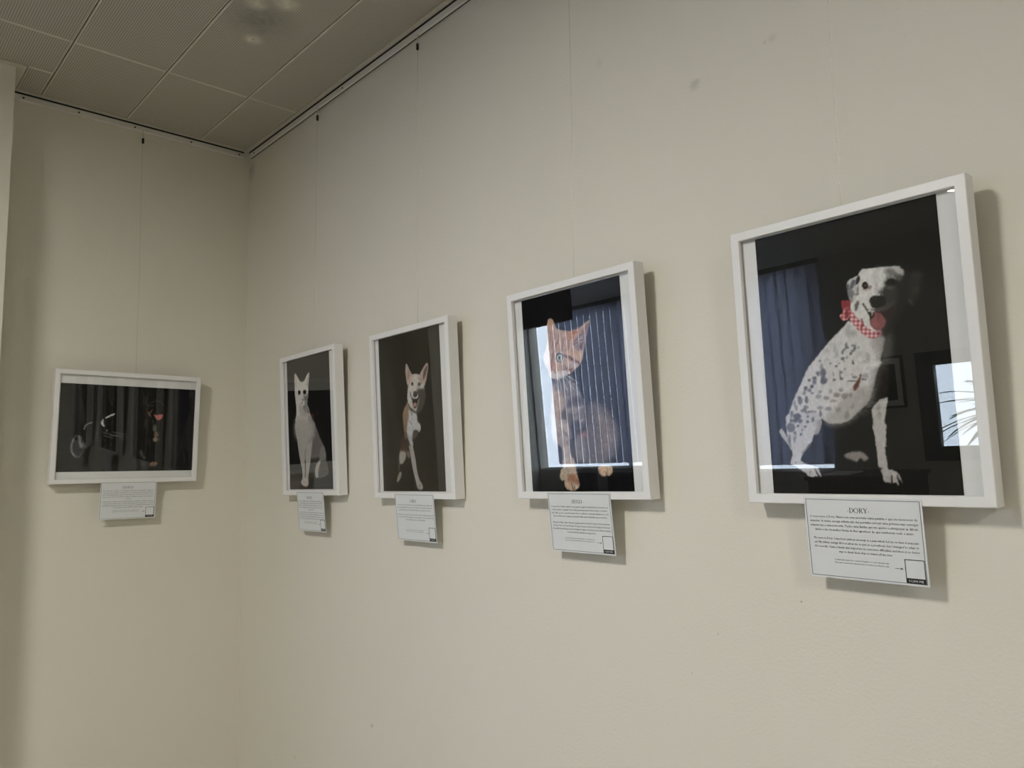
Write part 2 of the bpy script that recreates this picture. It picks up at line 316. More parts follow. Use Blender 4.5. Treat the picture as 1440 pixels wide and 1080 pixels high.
ART = {
'dory': (335,500,(20,20,18),[
('P',[(222.9,279.8),(242.7,285.7),(246.8,264),(241.1,239.8),(225.1,234.2)],(58,57,52),7,0.9,1),
('P',[(207.8,218.5),(220.8,227.2),(234.3,215.7),(231.6,184.9),(226.2,164.2),(215,160.1),(200.4,161.2),(196.6,174.1)],(38,35,33),5,0.9,1),
('P',[(143.2,69.8),(152.7,74.7),(165.5,75.6),(176.8,74.6),(183.8,68.8),(186.4,63.1),(180.4,58.8),(176.7,59.5),(172.7,63.4),(165.3,57.8),(160.3,59.2),(149.2,63.9)],(122,115,110),3,1,1),
('P',[(26.5,123.4),(31.7,116.3),(35.8,109.3),(40.4,99.5),(43.4,83.2),(40.6,84.6),(34.3,95.7),(25.2,108.3),(20.9,118.1)],(158,155,155),2,1,1),
('P',[(171.7,310.3),(164.7,303.6),(146.4,289.2),(129.2,274.4),(113,259.2),(97.9,243.6),(85.7,230.2),(76.6,213.6),(64.2,193),(53.2,173.6),(42.5,148.4),(36.8,124.2),(56.3,117.8),(85,124.4),(103.8,136.7),(110.6,136.3),(118,129.3),(132.5,127.2),(149.6,128.8),(163,134.5),(172.7,144.1),(184.7,152.2),(197.1,165.2),(203.3,179.9),(208,192),(213.2,209.2),(219.2,222.4),(222.3,230.8),(224.5,241.8),(229.6,258.8),(232.1,273.5),(223.1,282.3),(197.8,288.4),(183.9,303.3)],(181,178,176),2.2,1,1),
('P',[(213.3,281.1),(240.1,283.6),(235.3,228.1),(221.8,210.8),(214.8,186.4),(202.2,153.5),(183.9,142.1),(199.2,175.2),(210.3,218.3),(219.7,242.4)],(84,82,78),9,0.55,1),
('P',[(118.8,122.7),(113.5,138.7),(139.3,160.6),(170,186.5),(202.7,187.5),(203.5,168.5),(181.6,144.8),(158.5,127)],(135,131,126),8,0.6,1),
('P',[(210.8,281.5),(224.5,269.5),(219.7,242.4),(208.7,256.4)],(150,146,142),6,0.6,1),
('P',[(38.9,148.7),(62.3,153.9),(87.3,152.3),(100.4,144.8),(106.5,136.5),(104.1,123.4),(99,111.8),(90.5,108.2),(85.3,96.5),(76.4,88.8),(66.9,75.7),(61.1,65.8),(62.7,59.8),(77.4,52.9),(90.9,50),(94.5,43.4),(97.9,32.8),(95.5,32.2),(90.1,40.1),(91.1,30.9),(86.7,32.2),(82.5,31.3),(74.2,31.6),(67.8,38.3),(57.2,45.1),(49.2,50.6),(38.9,56.2),(42,66.9),(44.4,75),(43.4,83.2),(40.4,99.5),(36,112),(36.3,127)],(172,170,172),1.8,1,1),
('P',[(99.4,132.9),(106.8,136.5),(103.9,122.1),(98.2,111.2),(92.1,110.8),(97.2,122.5)],(128,122,120),4,0.8,1),
('L',[(64.1,75.8),(71.6,82.3),(80.7,91.3)],(130,124,122),2,0.8,3),
('L',[(86.5,46.1),(89.8,36.8)],(60,55,52),1.2,0.9,2.2),
('L',[(77.9,42.2),(75.8,34.3)],(120,110,106),1.5,0.7,2),
('P',[(51.8,58),(51.1,57.1),(49.7,56.8),(48.3,57.2),(47.8,58),(48.5,58.9),(49.9,59.2),(51.3,58.8)],(95,90,88),1.5,0.8,1),
('P',[(214.1,163.9),(221.6,166.1),(228.8,166.7),(226,154.3),(224.1,147),(219.6,122.4),(220.1,107.5),(219.9,98.8),(218.5,85.2),(218.3,82.8),(202.3,83.3),(202.3,98.3),(200,113.4),(199.9,133.5),(199.2,147.4),(204.9,155.8)],(160,156,151),1.8,1,1),
('P',[(199.4,121),(200.6,105.9),(201.5,88.3),(202.2,68.3),(202.8,49.6),(205.4,46.8),(206.5,40.9),(208.7,30.9),(210.3,22.5),(217.4,20.8),(221.5,19.8),(224.2,30.9),(224.7,20.4),(230.4,20.4),(234.1,15.9),(233.6,23.5),(233,30.8),(240.9,19.8),(237.7,30.8),(234.2,37.5),(226.4,42.5),(219.4,44.4),(218.2,58),(216.8,74.1),(217.6,90.2),(220.1,105),(220.8,122.3)],(156,151,147),1.6,1,1),
('L',[(223.7,32.1),(223.3,21)],(62,52,50),1.3,0.9,2.6),
('L',[(233.3,33.3),(234.3,24.7)],(70,62,60),1.3,0.8,2),
('L',[(213.5,30.9),(220.3,27.2)],(120,112,108),2,0.5,2),
('P',[(208.9,44.6),(208,43.2),(206,42.6),(204.2,43.2),(203.6,44.6),(204.5,46),(206.4,46.6),(208.2,46)],(40,36,36),2,0.9,1),
('P',[(214.2,151.4),(213,147.5),(210.7,146),(208.7,147.8),(208.2,151.8),(209.4,155.7),(211.7,157.2),(213.7,155.4)],(118,115,112),4,0.8,1),
('P',[(215.5,137.6),(214.2,133.2),(211.9,131.5),(209.9,133.5),(209.4,137.9),(210.7,142.3),(213,144),(215,142)],(122,119,116),4,0.8,1),
('P',[(110.4,220.9),(109.2,217.8),(106.6,216.7),(104.3,218.3),(103.6,221.6),(104.9,224.7),(107.4,225.8),(109.7,224.2)],(70,68,78),2,0.54,1),
('P',[(122.7,221),(120.4,214.8),(115.8,212.5),(111.6,215.6),(110.4,222.2),(112.7,228.5),(117.3,230.7),(121.5,227.5)],(70,68,78),2,0.675,1),
('P',[(123.9,207.7),(121.6,203.4),(116.9,202),(112.5,204.2),(111,208.9),(113.2,213.2),(118,214.6),(122.4,212.3)],(70,68,78),2,0.675,1),
('P',[(92.5,210.7),(91.4,208.4),(89.3,207.6),(87.4,208.8),(86.8,211.2),(87.8,213.5),(89.9,214.3),(91.8,213.1)],(70,68,78),2,0.54,1),
('P',[(103.8,212.3),(102.3,209.2),(99,208.1),(96,209.8),(95,213.1),(96.6,216.2),(99.8,217.2),(102.8,215.6)],(70,68,78),2,0.63,1),
('P',[(102.7,204.4),(101.3,202.1),(98.5,201.4),(95.8,202.6),(94.8,205.1),(96.2,207.4),(99,208.1),(101.7,206.9)],(70,68,78),2,0.54,1),
('P',[(96.5,198.3),(95.4,196),(93.1,195.2),(91,196.4),(90.2,198.8),(91.4,201.1),(93.7,201.9),(95.8,200.7)],(70,68,78),2,0.855,1),
('P',[(84.2,196),(82.9,192.9),(80.3,191.7),(77.9,193.3),(77.2,196.6),(78.5,199.8),(81.1,200.9),(83.5,199.4)],(70,68,78),2,0.7200000000000001,1),
('P',[(92.4,192),(90.9,189.7),(87.7,189),(84.7,190.2),(83.6,192.7),(85.1,195),(88.3,195.7),(91.3,194.4)],(70,68,78),2,0.63,1),
('P',[(96.6,186.3),(95.6,184.8),(93.6,184.4),(91.6,185.2),(90.9,186.7),(91.9,188.2),(93.9,188.6),(95.9,187.8)],(70,68,78),2,0.63,1),
('P',[(80.4,187.6),(79.2,185),(76.8,184.1),(74.7,185.4),(74,188.2),(75.1,190.8),(77.5,191.7),(79.7,190.4)],(70,68,78),2,0.54,1),
('P',[(112.3,186.9),(111.1,185.1),(108.6,184.5),(106.3,185.5),(105.4,187.5),(106.6,189.4),(109.1,190),(111.4,188.9)],(70,68,78),2,0.45,1),
('P',[(84.4,174.6),(83,169.8),(80.4,167.9),(78,170.1),(77.4,175.1),(78.9,179.9),(81.5,181.7),(83.8,179.5)],(70,68,78),2,0.765,1),
('P',[(72.4,173.5),(70.7,168.1),(67.6,166.1),(64.8,168.6),(64,174.1),(65.7,179.5),(68.9,181.5),(71.6,179)],(70,68,78),2,0.7200000000000001,1),
('P',[(68.9,180.5),(67.8,178.4),(65.7,177.6),(63.7,178.7),(63.1,180.9),(64.1,183.1),(66.2,183.8),(68.2,182.7)],(70,68,78),2,0.54,1),
('P',[(58.9,169.1),(57.8,164.7),(55.9,163),(54.3,165),(54,169.4),(55.1,173.8),(57,175.5),(58.6,173.5)],(70,68,78),2,0.54,1),
('P',[(61.8,161.4),(60.8,158.2),(59,156.9),(57.4,158.4),(56.9,161.8),(57.9,165),(59.8,166.2),(61.4,164.7)],(70,68,78),2,0.54,1),
('P',[(83.1,160.6),(81.5,158),(78,157.1),(74.7,158.5),(73.6,161.3),(75.2,163.9),(78.7,164.8),(82,163.4)],(70,68,78),2,0.63,1),
('P',[(80.1,154.8),(78,152.5),(73.4,151.8),(68.9,153.1),(67.2,155.6),(69.3,157.9),(74,158.6),(78.4,157.3)],(70,68,78),2,0.63,1),
('P',[(84.8,151.1),(83.3,149.3),(80.1,148.7),(77,149.7),(75.9,151.7),(77.3,153.6),(80.6,154.2),(83.6,153.2)],(70,68,78),2,0.54,1),
('P',[(98.6,151.5),(96.2,150.4),(90.6,150.2),(85.1,151.1),(82.9,152.6),(85.3,153.7),(90.9,153.9),(96.5,153)],(70,68,78),2,0.54,1),
('P',[(52,149.9),(50.8,145.3),(48.5,143.5),(46.6,145.6),(46.1,150.3),(47.4,154.8),(49.6,156.6),(51.6,154.5)],(70,68,78),2,0.7200000000000001,1),
('P',[(68.1,144.1),(65.4,139.9),(59.5,138.4),(53.9,140.6),(51.9,145.1),(54.7,149.4),(60.6,150.8),(66.2,148.6)],(70,68,78),2,0.855,1),
('P',[(70.2,135.9),(68.4,133.2),(64.7,132.2),(61.1,133.6),(59.8,136.5),(61.6,139.3),(65.3,140.2),(68.9,138.9)],(70,68,78),2,0.765,1),
('P',[(60.8,137.2),(59.1,134.4),(55.5,133.4),(52.2,134.8),(51,137.7),(52.7,140.5),(56.2,141.5),(59.6,140.1)],(70,68,78),2,0.81,1),
('P',[(50.9,137),(49.6,134.4),(46.9,133.4),(44.5,134.7),(43.6,137.5),(44.9,140.2),(47.6,141.1),(50.1,139.9)],(70,68,78),2,0.7200000000000001,1),
('P',[(54,124),(50.9,117.8),(44.7,115.4),(38.8,118.4),(36.8,124.9),(39.9,131.2),(46.2,133.5),(52,130.5)],(70,68,78),2,0.7200000000000001,1),
('P',[(83.3,143.2),(82.5,141.9),(80.9,141.5),(79.3,142.1),(78.8,143.5),(79.6,144.7),(81.2,145.2),(82.7,144.5)],(70,68,78),2,0.855,1),
('P',[(93.1,137.3),(91.9,134.1),(89.8,132.9),(87.9,134.3),(87.4,137.6),(88.5,140.8),(90.6,142),(92.5,140.6)],(70,68,78),2,0.855,1),
('P',[(82.1,133.9),(81.2,132),(79.3,131.3),(77.6,132.2),(77,134.2),(77.9,136.1),(79.8,136.8),(81.5,135.9)],(70,68,78),2,0.855,1),
('P',[(62.6,126.9),(61.7,125.5),(59.8,124.9),(58,125.6),(57.4,127.2),(58.3,128.7),(60.2,129.2),(61.9,128.5)],(70,68,78),2,0.9,1),
('P',[(77.8,124.8),(76.7,123.4),(74.4,123),(72.2,123.7),(71.4,125.1),(72.4,126.5),(74.7,127),(77,126.3)],(70,68,78),2,0.81,1),
('P',[(55.6,113.8),(54.7,111.6),(52.9,110.8),(51.2,111.8),(50.7,114),(51.6,116.2),(53.4,117),(55.1,116)],(70,68,78),2,0.9,1),
('P',[(66.8,110.6),(66,108.9),(64.3,108.2),(62.8,109),(62.2,110.8),(63.1,112.5),(64.7,113.2),(66.3,112.4)],(70,68,78),2,0.9,1),
('P',[(69.7,118.5),(69,117.2),(67.6,116.8),(66.2,117.4),(65.8,118.7),(66.5,120),(67.9,120.5),(69.2,119.8)],(70,68,78),2,0.54,1),
('P',[(54.9,105.7),(53.9,102.3),(52,100.9),(50.4,102.4),(50,105.9),(51,109.4),(52.9,110.8),(54.5,109.3)],(70,68,78),2,0.45,1),
('P',[(43.1,102.1),(41.9,95.6),(39.9,92.9),(38.4,95.7),(38.2,102.3),(39.5,108.9),(41.5,111.6),(43,108.8)],(70,68,78),2,0.63,1),
('P',[(52.4,99.1),(51.6,95.8),(50.1,94.5),(48.8,95.9),(48.5,99.2),(49.3,102.5),(50.9,103.8),(52.1,102.4)],(70,68,78),2,0.45,1),
('P',[(111,178.5),(108.9,175.9),(104.4,175.2),(100.1,176.6),(98.5,179.5),(100.6,182),(105.1,182.7),(109.4,181.3)],(70,68,78),2,0.405,1),
('P',[(124.7,174.7),(122.9,172.5),(119,171.8),(115.3,173.1),(113.9,175.6),(115.7,177.8),(119.6,178.5),(123.3,177.2)],(70,68,78),2,0.45,1),
('P',[(127.7,154.8),(125.7,152.6),(121.3,152),(117.1,153.2),(115.5,155.7),(117.5,157.9),(121.9,158.6),(126.1,157.3)],(70,68,78),2,0.405,1),
('P',[(111.2,157.3),(109.4,155.1),(105.4,154.4),(101.5,155.6),(100,158.1),(101.9,160.3),(105.9,161),(109.8,159.8)],(70,68,78),2,0.405,1),
('P',[(108.9,146.9),(107.7,142.7),(105.6,141),(103.7,142.9),(103.3,147.3),(104.5,151.5),(106.6,153.1),(108.4,151.2)],(70,68,78),2,0.63,1),
('P',[(145.2,178.3),(143.3,175.6),(139.2,174.7),(135.3,176.2),(133.9,179.2),(135.8,181.9),(139.9,182.8),(143.8,181.3)],(98,92,88),3,0.7,1),
('P',[(159.9,175.8),(157.7,172.3),(153.3,171.1),(149,173),(147.5,176.8),(149.6,180.4),(154.2,181.6),(158.4,179.7)],(98,92,88),3,0.6,1),
('P',[(167.7,176.5),(166.5,174.4),(163.8,173.7),(161.3,174.8),(160.4,177.1),(161.6,179.1),(164.3,179.8),(166.8,178.7)],(98,92,88),3,0.6,1),
('P',[(144.6,152.4),(143,149.6),(139.6,148.7),(136.4,150.1),(135.2,153),(136.9,155.8),(140.3,156.7),(143.5,155.3)],(98,92,88),3,0.4,1),
('P',[(137.8,168.5),(136,167.3),(131.9,167),(128,167.9),(126.4,169.3),(128.2,170.5),(132.3,170.8),(136.2,169.9)],(98,92,88),3,0.6,1),
('P',[(152,186.8),(150.7,184.7),(147.9,184.1),(145.2,185.2),(144.2,187.5),(145.6,189.6),(148.4,190.2),(151.1,189.1)],(98,92,88),3,0.6,1),
('P',[(132.1,185.9),(130.7,183.1),(127.9,182.2),(125.3,183.6),(124.5,186.6),(125.8,189.3),(128.6,190.3),(131.2,188.9)],(98,92,88),3,0.5,1),
('P',[(159.2,141.1),(157.4,135.8),(153.9,133.7),(150.8,136.2),(149.9,141.7),(151.8,147),(155.2,149.1),(158.3,146.6)],(98,92,88),3,0.5,1),
('P',[(169.9,155.8),(168.5,152.6),(165.7,151.5),(163.1,153),(162.3,156.3),(163.7,159.5),(166.5,160.6),(169.1,159.1)],(98,92,88),3,0.35,1),
('P',[(184.4,207),(183.1,198.2),(175,184.8),(170.5,185.2),(170.5,191.6),(177.5,200),(181.8,205.9)],(92,58,48),2.2,1,1),
('P',[(166.9,266.2),(165.7,262.5),(163.6,261.2),(161.8,263),(161.3,267),(162.4,270.6),(164.5,272),(166.4,270.1)],(74,74,76),1.7,0.7124999999999999,1),
('P',[(168.5,262.8),(167.7,261.1),(166.1,260.5),(164.7,261.4),(164.2,263.3),(165,265),(166.6,265.6),(168,264.7)],(74,74,76),1.7,0.6649999999999999,1),
('P',[(162.4,259.7),(161.5,258.2),(159.4,257.7),(157.5,258.7),(156.8,260.4),(157.8,261.9),(159.8,262.3),(161.8,261.4)],(74,74,76),1.7,0.6649999999999999,1),
('P',[(158.3,255),(157.5,252.5),(156,251.7),(154.7,252.9),(154.4,255.5),(155.2,257.9),(156.6,258.8),(158,257.5)],(74,74,76),1.7,0.76,1),
('P',[(181,264.8),(179.6,263.6),(176.6,263.4),(173.7,264.3),(172.6,265.9),(174,267.1),(177,267.3),(179.9,266.3)],(74,74,76),1.7,0.76,1),
('P',[(181.2,259.9),(180.2,257),(178.3,256),(176.6,257.4),(176.2,260.5),(177.2,263.4),(179,264.4),(180.7,262.9)],(74,74,76),1.7,0.76,1),
('P',[(177.5,255.2),(176.5,253.5),(174.5,253),(172.6,254),(171.9,255.9),(172.9,257.6),(174.9,258.1),(176.8,257.1)],(74,74,76),1.7,0.6649999999999999,1),
('P',[(173.9,250.7),(172.9,249),(170.9,248.5),(169,249.5),(168.3,251.4),(169.3,253.1),(171.3,253.6),(173.2,252.6)],(74,74,76),1.7,0.855,1),
('P',[(159.3,243.2),(158,241.3),(155.4,240.7),(152.8,241.9),(151.9,244),(153.2,245.9),(155.8,246.4),(158.4,245.3)],(74,74,76),1.7,0.76,1),
('P',[(159.2,238.6),(158.7,237.5),(157.6,237.1),(156.7,237.7),(156.4,238.9),(156.9,240.1),(157.9,240.5),(158.9,239.9)],(74,74,76),1.7,0.76,1),
('P',[(175.6,236.1),(174.9,234),(173.4,233.2),(172.1,234.3),(171.7,236.5),(172.5,238.7),(173.9,239.4),(175.2,238.4)],(74,74,76),1.7,0.76,1),
('P',[(176.2,232.7),(175.5,231.4),(174.1,230.9),(172.8,231.7),(172.3,233.1),(173,234.5),(174.4,234.9),(175.8,234.1)],(74,74,76),1.7,0.95,1),
('P',[(145.2,231.1),(144.3,229.3),(142.5,228.8),(140.9,229.7),(140.3,231.6),(141.2,233.3),(143,233.9),(144.6,233)],(74,74,76),1.7,0.76,1),
('P',[(134.2,237.5),(133.5,236.2),(132.3,235.7),(131.1,236.4),(130.7,237.9),(131.3,239.3),(132.6,239.7),(133.8,239)],(74,74,76),1.7,0.57,1),
('P',[(149.2,235.8),(148.7,234.7),(147.6,234.3),(146.6,234.9),(146.3,236.2),(146.9,237.3),(147.9,237.7),(148.9,237.1)],(74,74,76),1.7,0.57,1),
('P',[(160.1,224.3),(159.3,223.1),(157.7,222.8),(156.1,223.5),(155.6,224.7),(156.4,225.9),(158,226.2),(159.6,225.5)],(74,74,76),1.7,0.57,1),
('P',[(154.2,219.7),(153.6,218.5),(152.1,218.2),(150.7,218.8),(150.3,220.1),(151,221.2),(152.4,221.6),(153.8,220.9)],(74,74,76),1.7,0.6649999999999999,1),
('P',[(171.2,214.1),(170.8,213.2),(169.7,212.9),(168.8,213.4),(168.4,214.3),(168.9,215.2),(170,215.5),(170.9,215)],(74,74,76),1.7,0.57,1),
('P',[(138.1,216.8),(137.3,213.6),(135.8,212.4),(134.6,213.9),(134.4,217.2),(135.2,220.3),(136.6,221.5),(137.8,220.1)],(74,74,76),1.7,0.38,1),
('P',[(149.9,215.6),(149.1,210.1),(148,207.9),(147.2,210.3),(147.3,215.8),(148.2,221.3),(149.3,223.5),(150,221.1)],(74,74,76),1.7,0.76,1),
('P',[(153.7,207.4),(152.6,205.7),(150.3,205.2),(148.2,206.1),(147.4,208),(148.5,209.7),(150.8,210.3),(152.9,209.3)],(74,74,76),1.7,0.76,1),
('P',[(139.6,206.8),(138.6,205.1),(136.5,204.5),(134.5,205.5),(133.8,207.4),(134.8,209.1),(136.9,209.7),(138.9,208.7)],(74,74,76),1.7,0.6649999999999999,1),
('P',[(179.4,207.5),(177.8,206.1),(174.2,205.9),(170.7,206.8),(169.4,208.4),(171,209.8),(174.6,210.1),(178.1,209.1)],(74,74,76),1.7,0.57,1),
('P',[(179.8,200.8),(176.8,200.2),(169.9,200.4),(163,201.5),(160.2,202.6),(163.2,203.3),(170.2,203),(177,201.9)],(74,74,76),1.7,0.8075,1),
('P',[(194.7,202.4),(193.4,201.6),(190.3,201.6),(187.2,202.2),(186,203.2),(187.3,204),(190.5,204.1),(193.5,203.4)],(74,74,76),1.7,0.855,1),
('P',[(186.4,210),(185.7,208),(184.5,207.3),(183.4,208.3),(183.1,210.3),(183.7,212.2),(185,212.9),(186.1,212)],(74,74,76),1.7,0.855,1),
('P',[(116.1,244.2),(115,242.3),(112.9,241.6),(110.8,242.7),(110.1,244.9),(111.2,246.8),(113.3,247.4),(115.4,246.3)],(74,74,76),1.7,0.475,1),
('P',[(117.8,233.4),(116.6,229.4),(114.4,227.9),(112.4,229.8),(111.9,234),(113.1,238),(115.4,239.5),(117.3,237.6)],(74,74,76),1.7,0.475,1),
('P',[(121.7,222.4),(120.2,218.2),(117.5,216.7),(115,218.8),(114.3,223.2),(115.8,227.3),(118.5,228.8),(121,226.8)],(74,74,76),1.7,0.57,1),
('P',[(110,221),(108.9,218.8),(106.7,218.1),(104.7,219.2),(104,221.6),(105.1,223.7),(107.3,224.4),(109.3,223.3)],(74,74,76),1.7,0.57,1),
('P',[(103.5,213.6),(102.4,211.7),(100,211),(97.7,212.1),(96.9,214.3),(98.1,216.2),(100.5,216.9),(102.7,215.8)],(74,74,76),1.7,0.6649999999999999,1),
('P',[(102.9,207),(101.5,204.9),(98.7,204.2),(96,205.4),(95.1,207.8),(96.4,209.9),(99.2,210.6),(101.9,209.4)],(74,74,76),1.7,0.57,1),
('P',[(91.2,210.8),(90.4,209),(88.7,208.4),(87.2,209.3),(86.6,211.2),(87.5,213),(89.1,213.7),(90.7,212.7)],(74,74,76),1.7,0.6649999999999999,1),
('P',[(121.5,205.3),(119.5,202),(115.5,200.9),(111.6,202.7),(110.3,206.3),(112.2,209.6),(116.3,210.7),(120.1,208.9)],(74,74,76),1.7,0.6649999999999999,1),
('P',[(96.8,198.3),(95.8,196.5),(93.9,195.9),(92,196.8),(91.4,198.7),(92.3,200.5),(94.3,201.1),(96.2,200.2)],(74,74,76),1.7,0.76,1),
('P',[(84.2,196.7),(83.2,194.9),(81.2,194.3),(79.3,195.2),(78.7,197.2),(79.7,199),(81.7,199.6),(83.5,198.6)],(74,74,76),1.7,0.6649999999999999,1),
('P',[(187.8,260.3),(187.2,259),(185.8,258.6),(184.4,259.4),(184,260.8),(184.7,262.1),(186.1,262.5),(187.4,261.8)],(74,74,76),1.7,0.38,1),
('P',[(165.5,245),(164.7,242.9),(163.3,242.1),(161.9,243.2),(161.6,245.5),(162.3,247.6),(163.8,248.4),(165.1,247.3)],(74,74,76),1.7,0.38,1),
('P',[(145.6,264.4),(144.4,259),(142.3,256.9),(140.7,259.4),(140.4,265),(141.6,270.5),(143.7,272.5),(145.3,270)],(118,116,114),4,0.5,1),
('P',[(147.9,252.3),(146.7,248.3),(144.7,246.8),(143,248.7),(142.6,253),(143.8,257),(145.8,258.5),(147.4,256.5)],(118,116,114),4,0.5,1),
('P',[(156.2,272.2),(155.5,270.2),(153.9,269.6),(152.5,270.6),(152.1,272.7),(152.9,274.6),(154.4,275.3),(155.8,274.2)],(118,116,114),4,0.4,1),
('P',[(177.4,287.5),(175.2,283.2),(170.6,281.9),(166.2,284.4),(164.7,289.2),(167,293.5),(171.7,294.8),(176,292.2)],(118,116,114),4,0.4,1),
('P',[(183.9,285.3),(182.4,281.8),(179.4,280.7),(176.7,282.6),(175.8,286.4),(177.3,289.8),(180.3,290.9),(183,289)],(118,116,114),4,0.4,1),
('P',[(131.2,260.9),(130.1,258.8),(127.8,258.2),(125.6,259.4),(124.9,261.7),(126,263.8),(128.3,264.5),(130.5,263.3)],(118,116,114),4,0.35,1),
('P',[(130.4,245.2),(129.2,243.3),(126.5,242.7),(123.9,243.9),(123,246.1),(124.2,248),(126.9,248.5),(129.5,247.4)],(118,116,114),4,0.35,1),
('P',[(199.5,208),(197.5,205),(193,204.1),(188.7,205.9),(187.2,209.2),(189.3,212.3),(193.8,213.2),(198,211.4)],(118,116,114),4,0.6,1),
('P',[(203.8,241.8),(202.5,237.3),(200.1,235.6),(198,237.8),(197.4,242.5),(198.8,247.1),(201.2,248.7),(203.3,246.5)],(118,116,114),4,0.5,1),
('P',[(195.4,246.6),(192.9,243.3),(187.5,242.4),(182.3,244.5),(180.4,248.4),(183,251.7),(188.4,252.6),(193.5,250.4)],(118,116,114),4,0.25,1),
('P',[(201.6,231.9),(199,231.3),(192.9,231.6),(186.7,232.7),(184.2,233.8),(186.9,234.4),(193.1,234.1),(199.1,233.1)],(118,116,114),4,0.5,1),
('P',[(173.1,297.1),(171.6,292.8),(168.8,291.3),(166.2,293.5),(165.5,298.2),(167,302.6),(169.9,304.1),(172.4,301.8)],(118,116,114),4,0.3,1),
('P',[(139.5,270.4),(138.2,268.7),(135.3,268.3),(132.6,269.4),(131.6,271.4),(132.9,273.1),(135.8,273.5),(138.5,272.4)],(118,116,114),4,0.25,1),
('P',[(211.4,230.8),(222.3,230.8),(218,222.5),(205.7,222.6),(203.6,226.6)],(196,193,188),4,0.7,1),
('P',[(280.9,374.8),(297,375.3),(303,366.8),(298.4,351.8),(293.8,338),(283.2,321.5),(274.7,329.1),(272.9,349.2),(275.3,363.5)],(46,45,42),9,0.8,1),
('P',[(301,369.6),(298.9,367.8),(294.1,367.8),(289.4,369.7),(287.6,372.3),(289.8,374.1),(294.6,374.1),(299.3,372.2)],(60,58,55),6,0.6,1),
('P',[(294.9,343.9),(293.3,339),(290.3,337.4),(287.6,340),(286.9,345.4),(288.5,350.3),(291.6,351.9),(294.2,349.2)],(60,58,55),6,0.6,1),
('P',[(281.5,327.2),(283.5,323.1),(283.5,320.8),(281.6,321.8),(278.9,325.4),(276.9,329.5),(276.8,331.8),(278.7,330.8)],(84,81,77),3,0.8,1),
('P',[(202.2,398.1),(211,398.2),(225.7,396.8),(237.8,395.8),(252.1,394),(263.7,391.6),(270.3,385.6),(273.8,378.7),(272.2,374.1),(268.6,359.9),(265.8,340.5),(260.2,324.1),(252,310.5),(241.1,294.7),(232.9,283.4),(220.7,282.6),(211.3,286.5),(200.8,294.4),(193,305.8),(183.9,317.5),(176.7,330.3),(178,345.7),(184.5,354.9),(189.8,372.1),(192.1,383.3)],(188,186,182),1.8,1,1),
('P',[(239.1,361.6),(244.3,373.3),(253,376.6),(267.2,377.3),(276.5,376.9),(277,355.8),(272.8,334.3),(265.4,315.8),(255.9,301.2),(246.5,287.7),(237.1,276.5),(226.6,280.5),(223.1,310.1),(224,320.1),(231.6,323.9),(232.3,346.5),(229.2,352.1),(234.5,357.4)],(48,46,43),6,0.97,1),
('P',[(259.5,370.3),(271.7,375.4),(278.7,375.3),(274.7,329.1),(260.9,304.2),(245,284.2),(235.8,275.5),(239.9,294.9),(252.6,317.9),(259.4,341.7)],(30,29,27),9,0.85,1),
('P',[(242.3,391.3),(254.2,390.8),(262.9,382.1),(269.1,372.2),(266.2,365.3),(257.5,374.5),(248.3,377.5),(243.5,384.8)],(92,90,88),5,0.85,1),
('P',[(257.8,391.3),(267.2,390.3),(273.1,380.7),(271.7,375.6),(266.1,378),(260.9,385.7)],(160,156,152),3.5,0.95,1),
('P',[(228.9,380),(227.6,375.8),(225,374.4),(222.8,376.7),(222.2,381.4),(223.5,385.6),(226.1,387),(228.3,384.6)],(150,148,146),6,0.5,1),
('P',[(234.4,392.9),(233.3,389.5),(231.1,388.5),(229.2,390.4),(228.7,394.1),(229.8,397.4),(232,398.5),(233.9,396.6)],(150,148,146),5,0.5,1),
('L',[(227.7,370.1),(225,352.8)],(140,137,134),5,0.6,5),
('P',[(250.5,375.8),(257.5,374.5),(259.5,369.7),(253.8,372.9),(247.9,372.8)],(140,137,132),2.5,0.9,1),
('P',[(258.6,364.9),(255.9,361.3),(250.2,360.7),(244.7,363.4),(242.7,367.9),(245.4,371.5),(251.2,372.1),(256.6,369.3)],(24,21,19),4,0.95,1),
('P',[(249.8,365.9),(249.5,365.4),(249,365.3),(248.5,365.6),(248.4,366.2),(248.6,366.7),(249.1,366.8),(249.6,366.5)],(110,108,104),1,0.9,1),
('P',[(254.4,356.3),(252.8,354.8),(249.3,354.7),(245.9,356.1),(244.6,358.1),(246.2,359.6),(249.7,359.7),(253.1,358.3)],(98,95,91),4,0.8,1),
('P',[(214.7,326),(229.4,326.7),(239.3,328.9),(253.9,332.6),(250.7,323.2),(239.5,317.5),(223.9,318.8),(216.7,321.2)],(62,60,56),4,0.9,1),
('P',[(212.1,367.7),(210.1,363.2),(206.2,361.9),(202.7,364.5),(201.5,369.7),(203.5,374.2),(207.4,375.5),(211,372.8)],(26,21,17),1.6,1,1),
('P',[(209.1,368),(208,365.5),(205.9,364.8),(203.9,366.2),(203.2,369.1),(204.3,371.6),(206.5,372.3),(208.5,370.8)],(60,44,32),2,0.7,1),
('P',[(208,368.5),(207.6,367.4),(206.7,367.2),(205.9,367.8),(205.6,368.9),(206,369.9),(206.9,370.2),(207.8,369.6)],(12,10,9),1,1,1),
('P',[(207.9,368.7),(207.7,368.1),(207.1,368),(206.6,368.3),(206.5,369),(206.7,369.6),(207.3,369.7),(207.8,369.4)],(170,165,160),0.8,1,1),
('P',[(217.4,363.8),(216.3,362),(214,361.6),(211.9,362.8),(211.1,364.9),(212.2,366.7),(214.5,367.1),(216.7,365.9)],(128,106,100),2.5,0.75,1),
('P',[(213.4,363.2),(213,362),(212.2,361.7),(211.5,362.3),(211.2,363.6),(211.7,364.8),(212.5,365.2),(213.2,364.5)],(70,56,52),1.4,0.7,1),
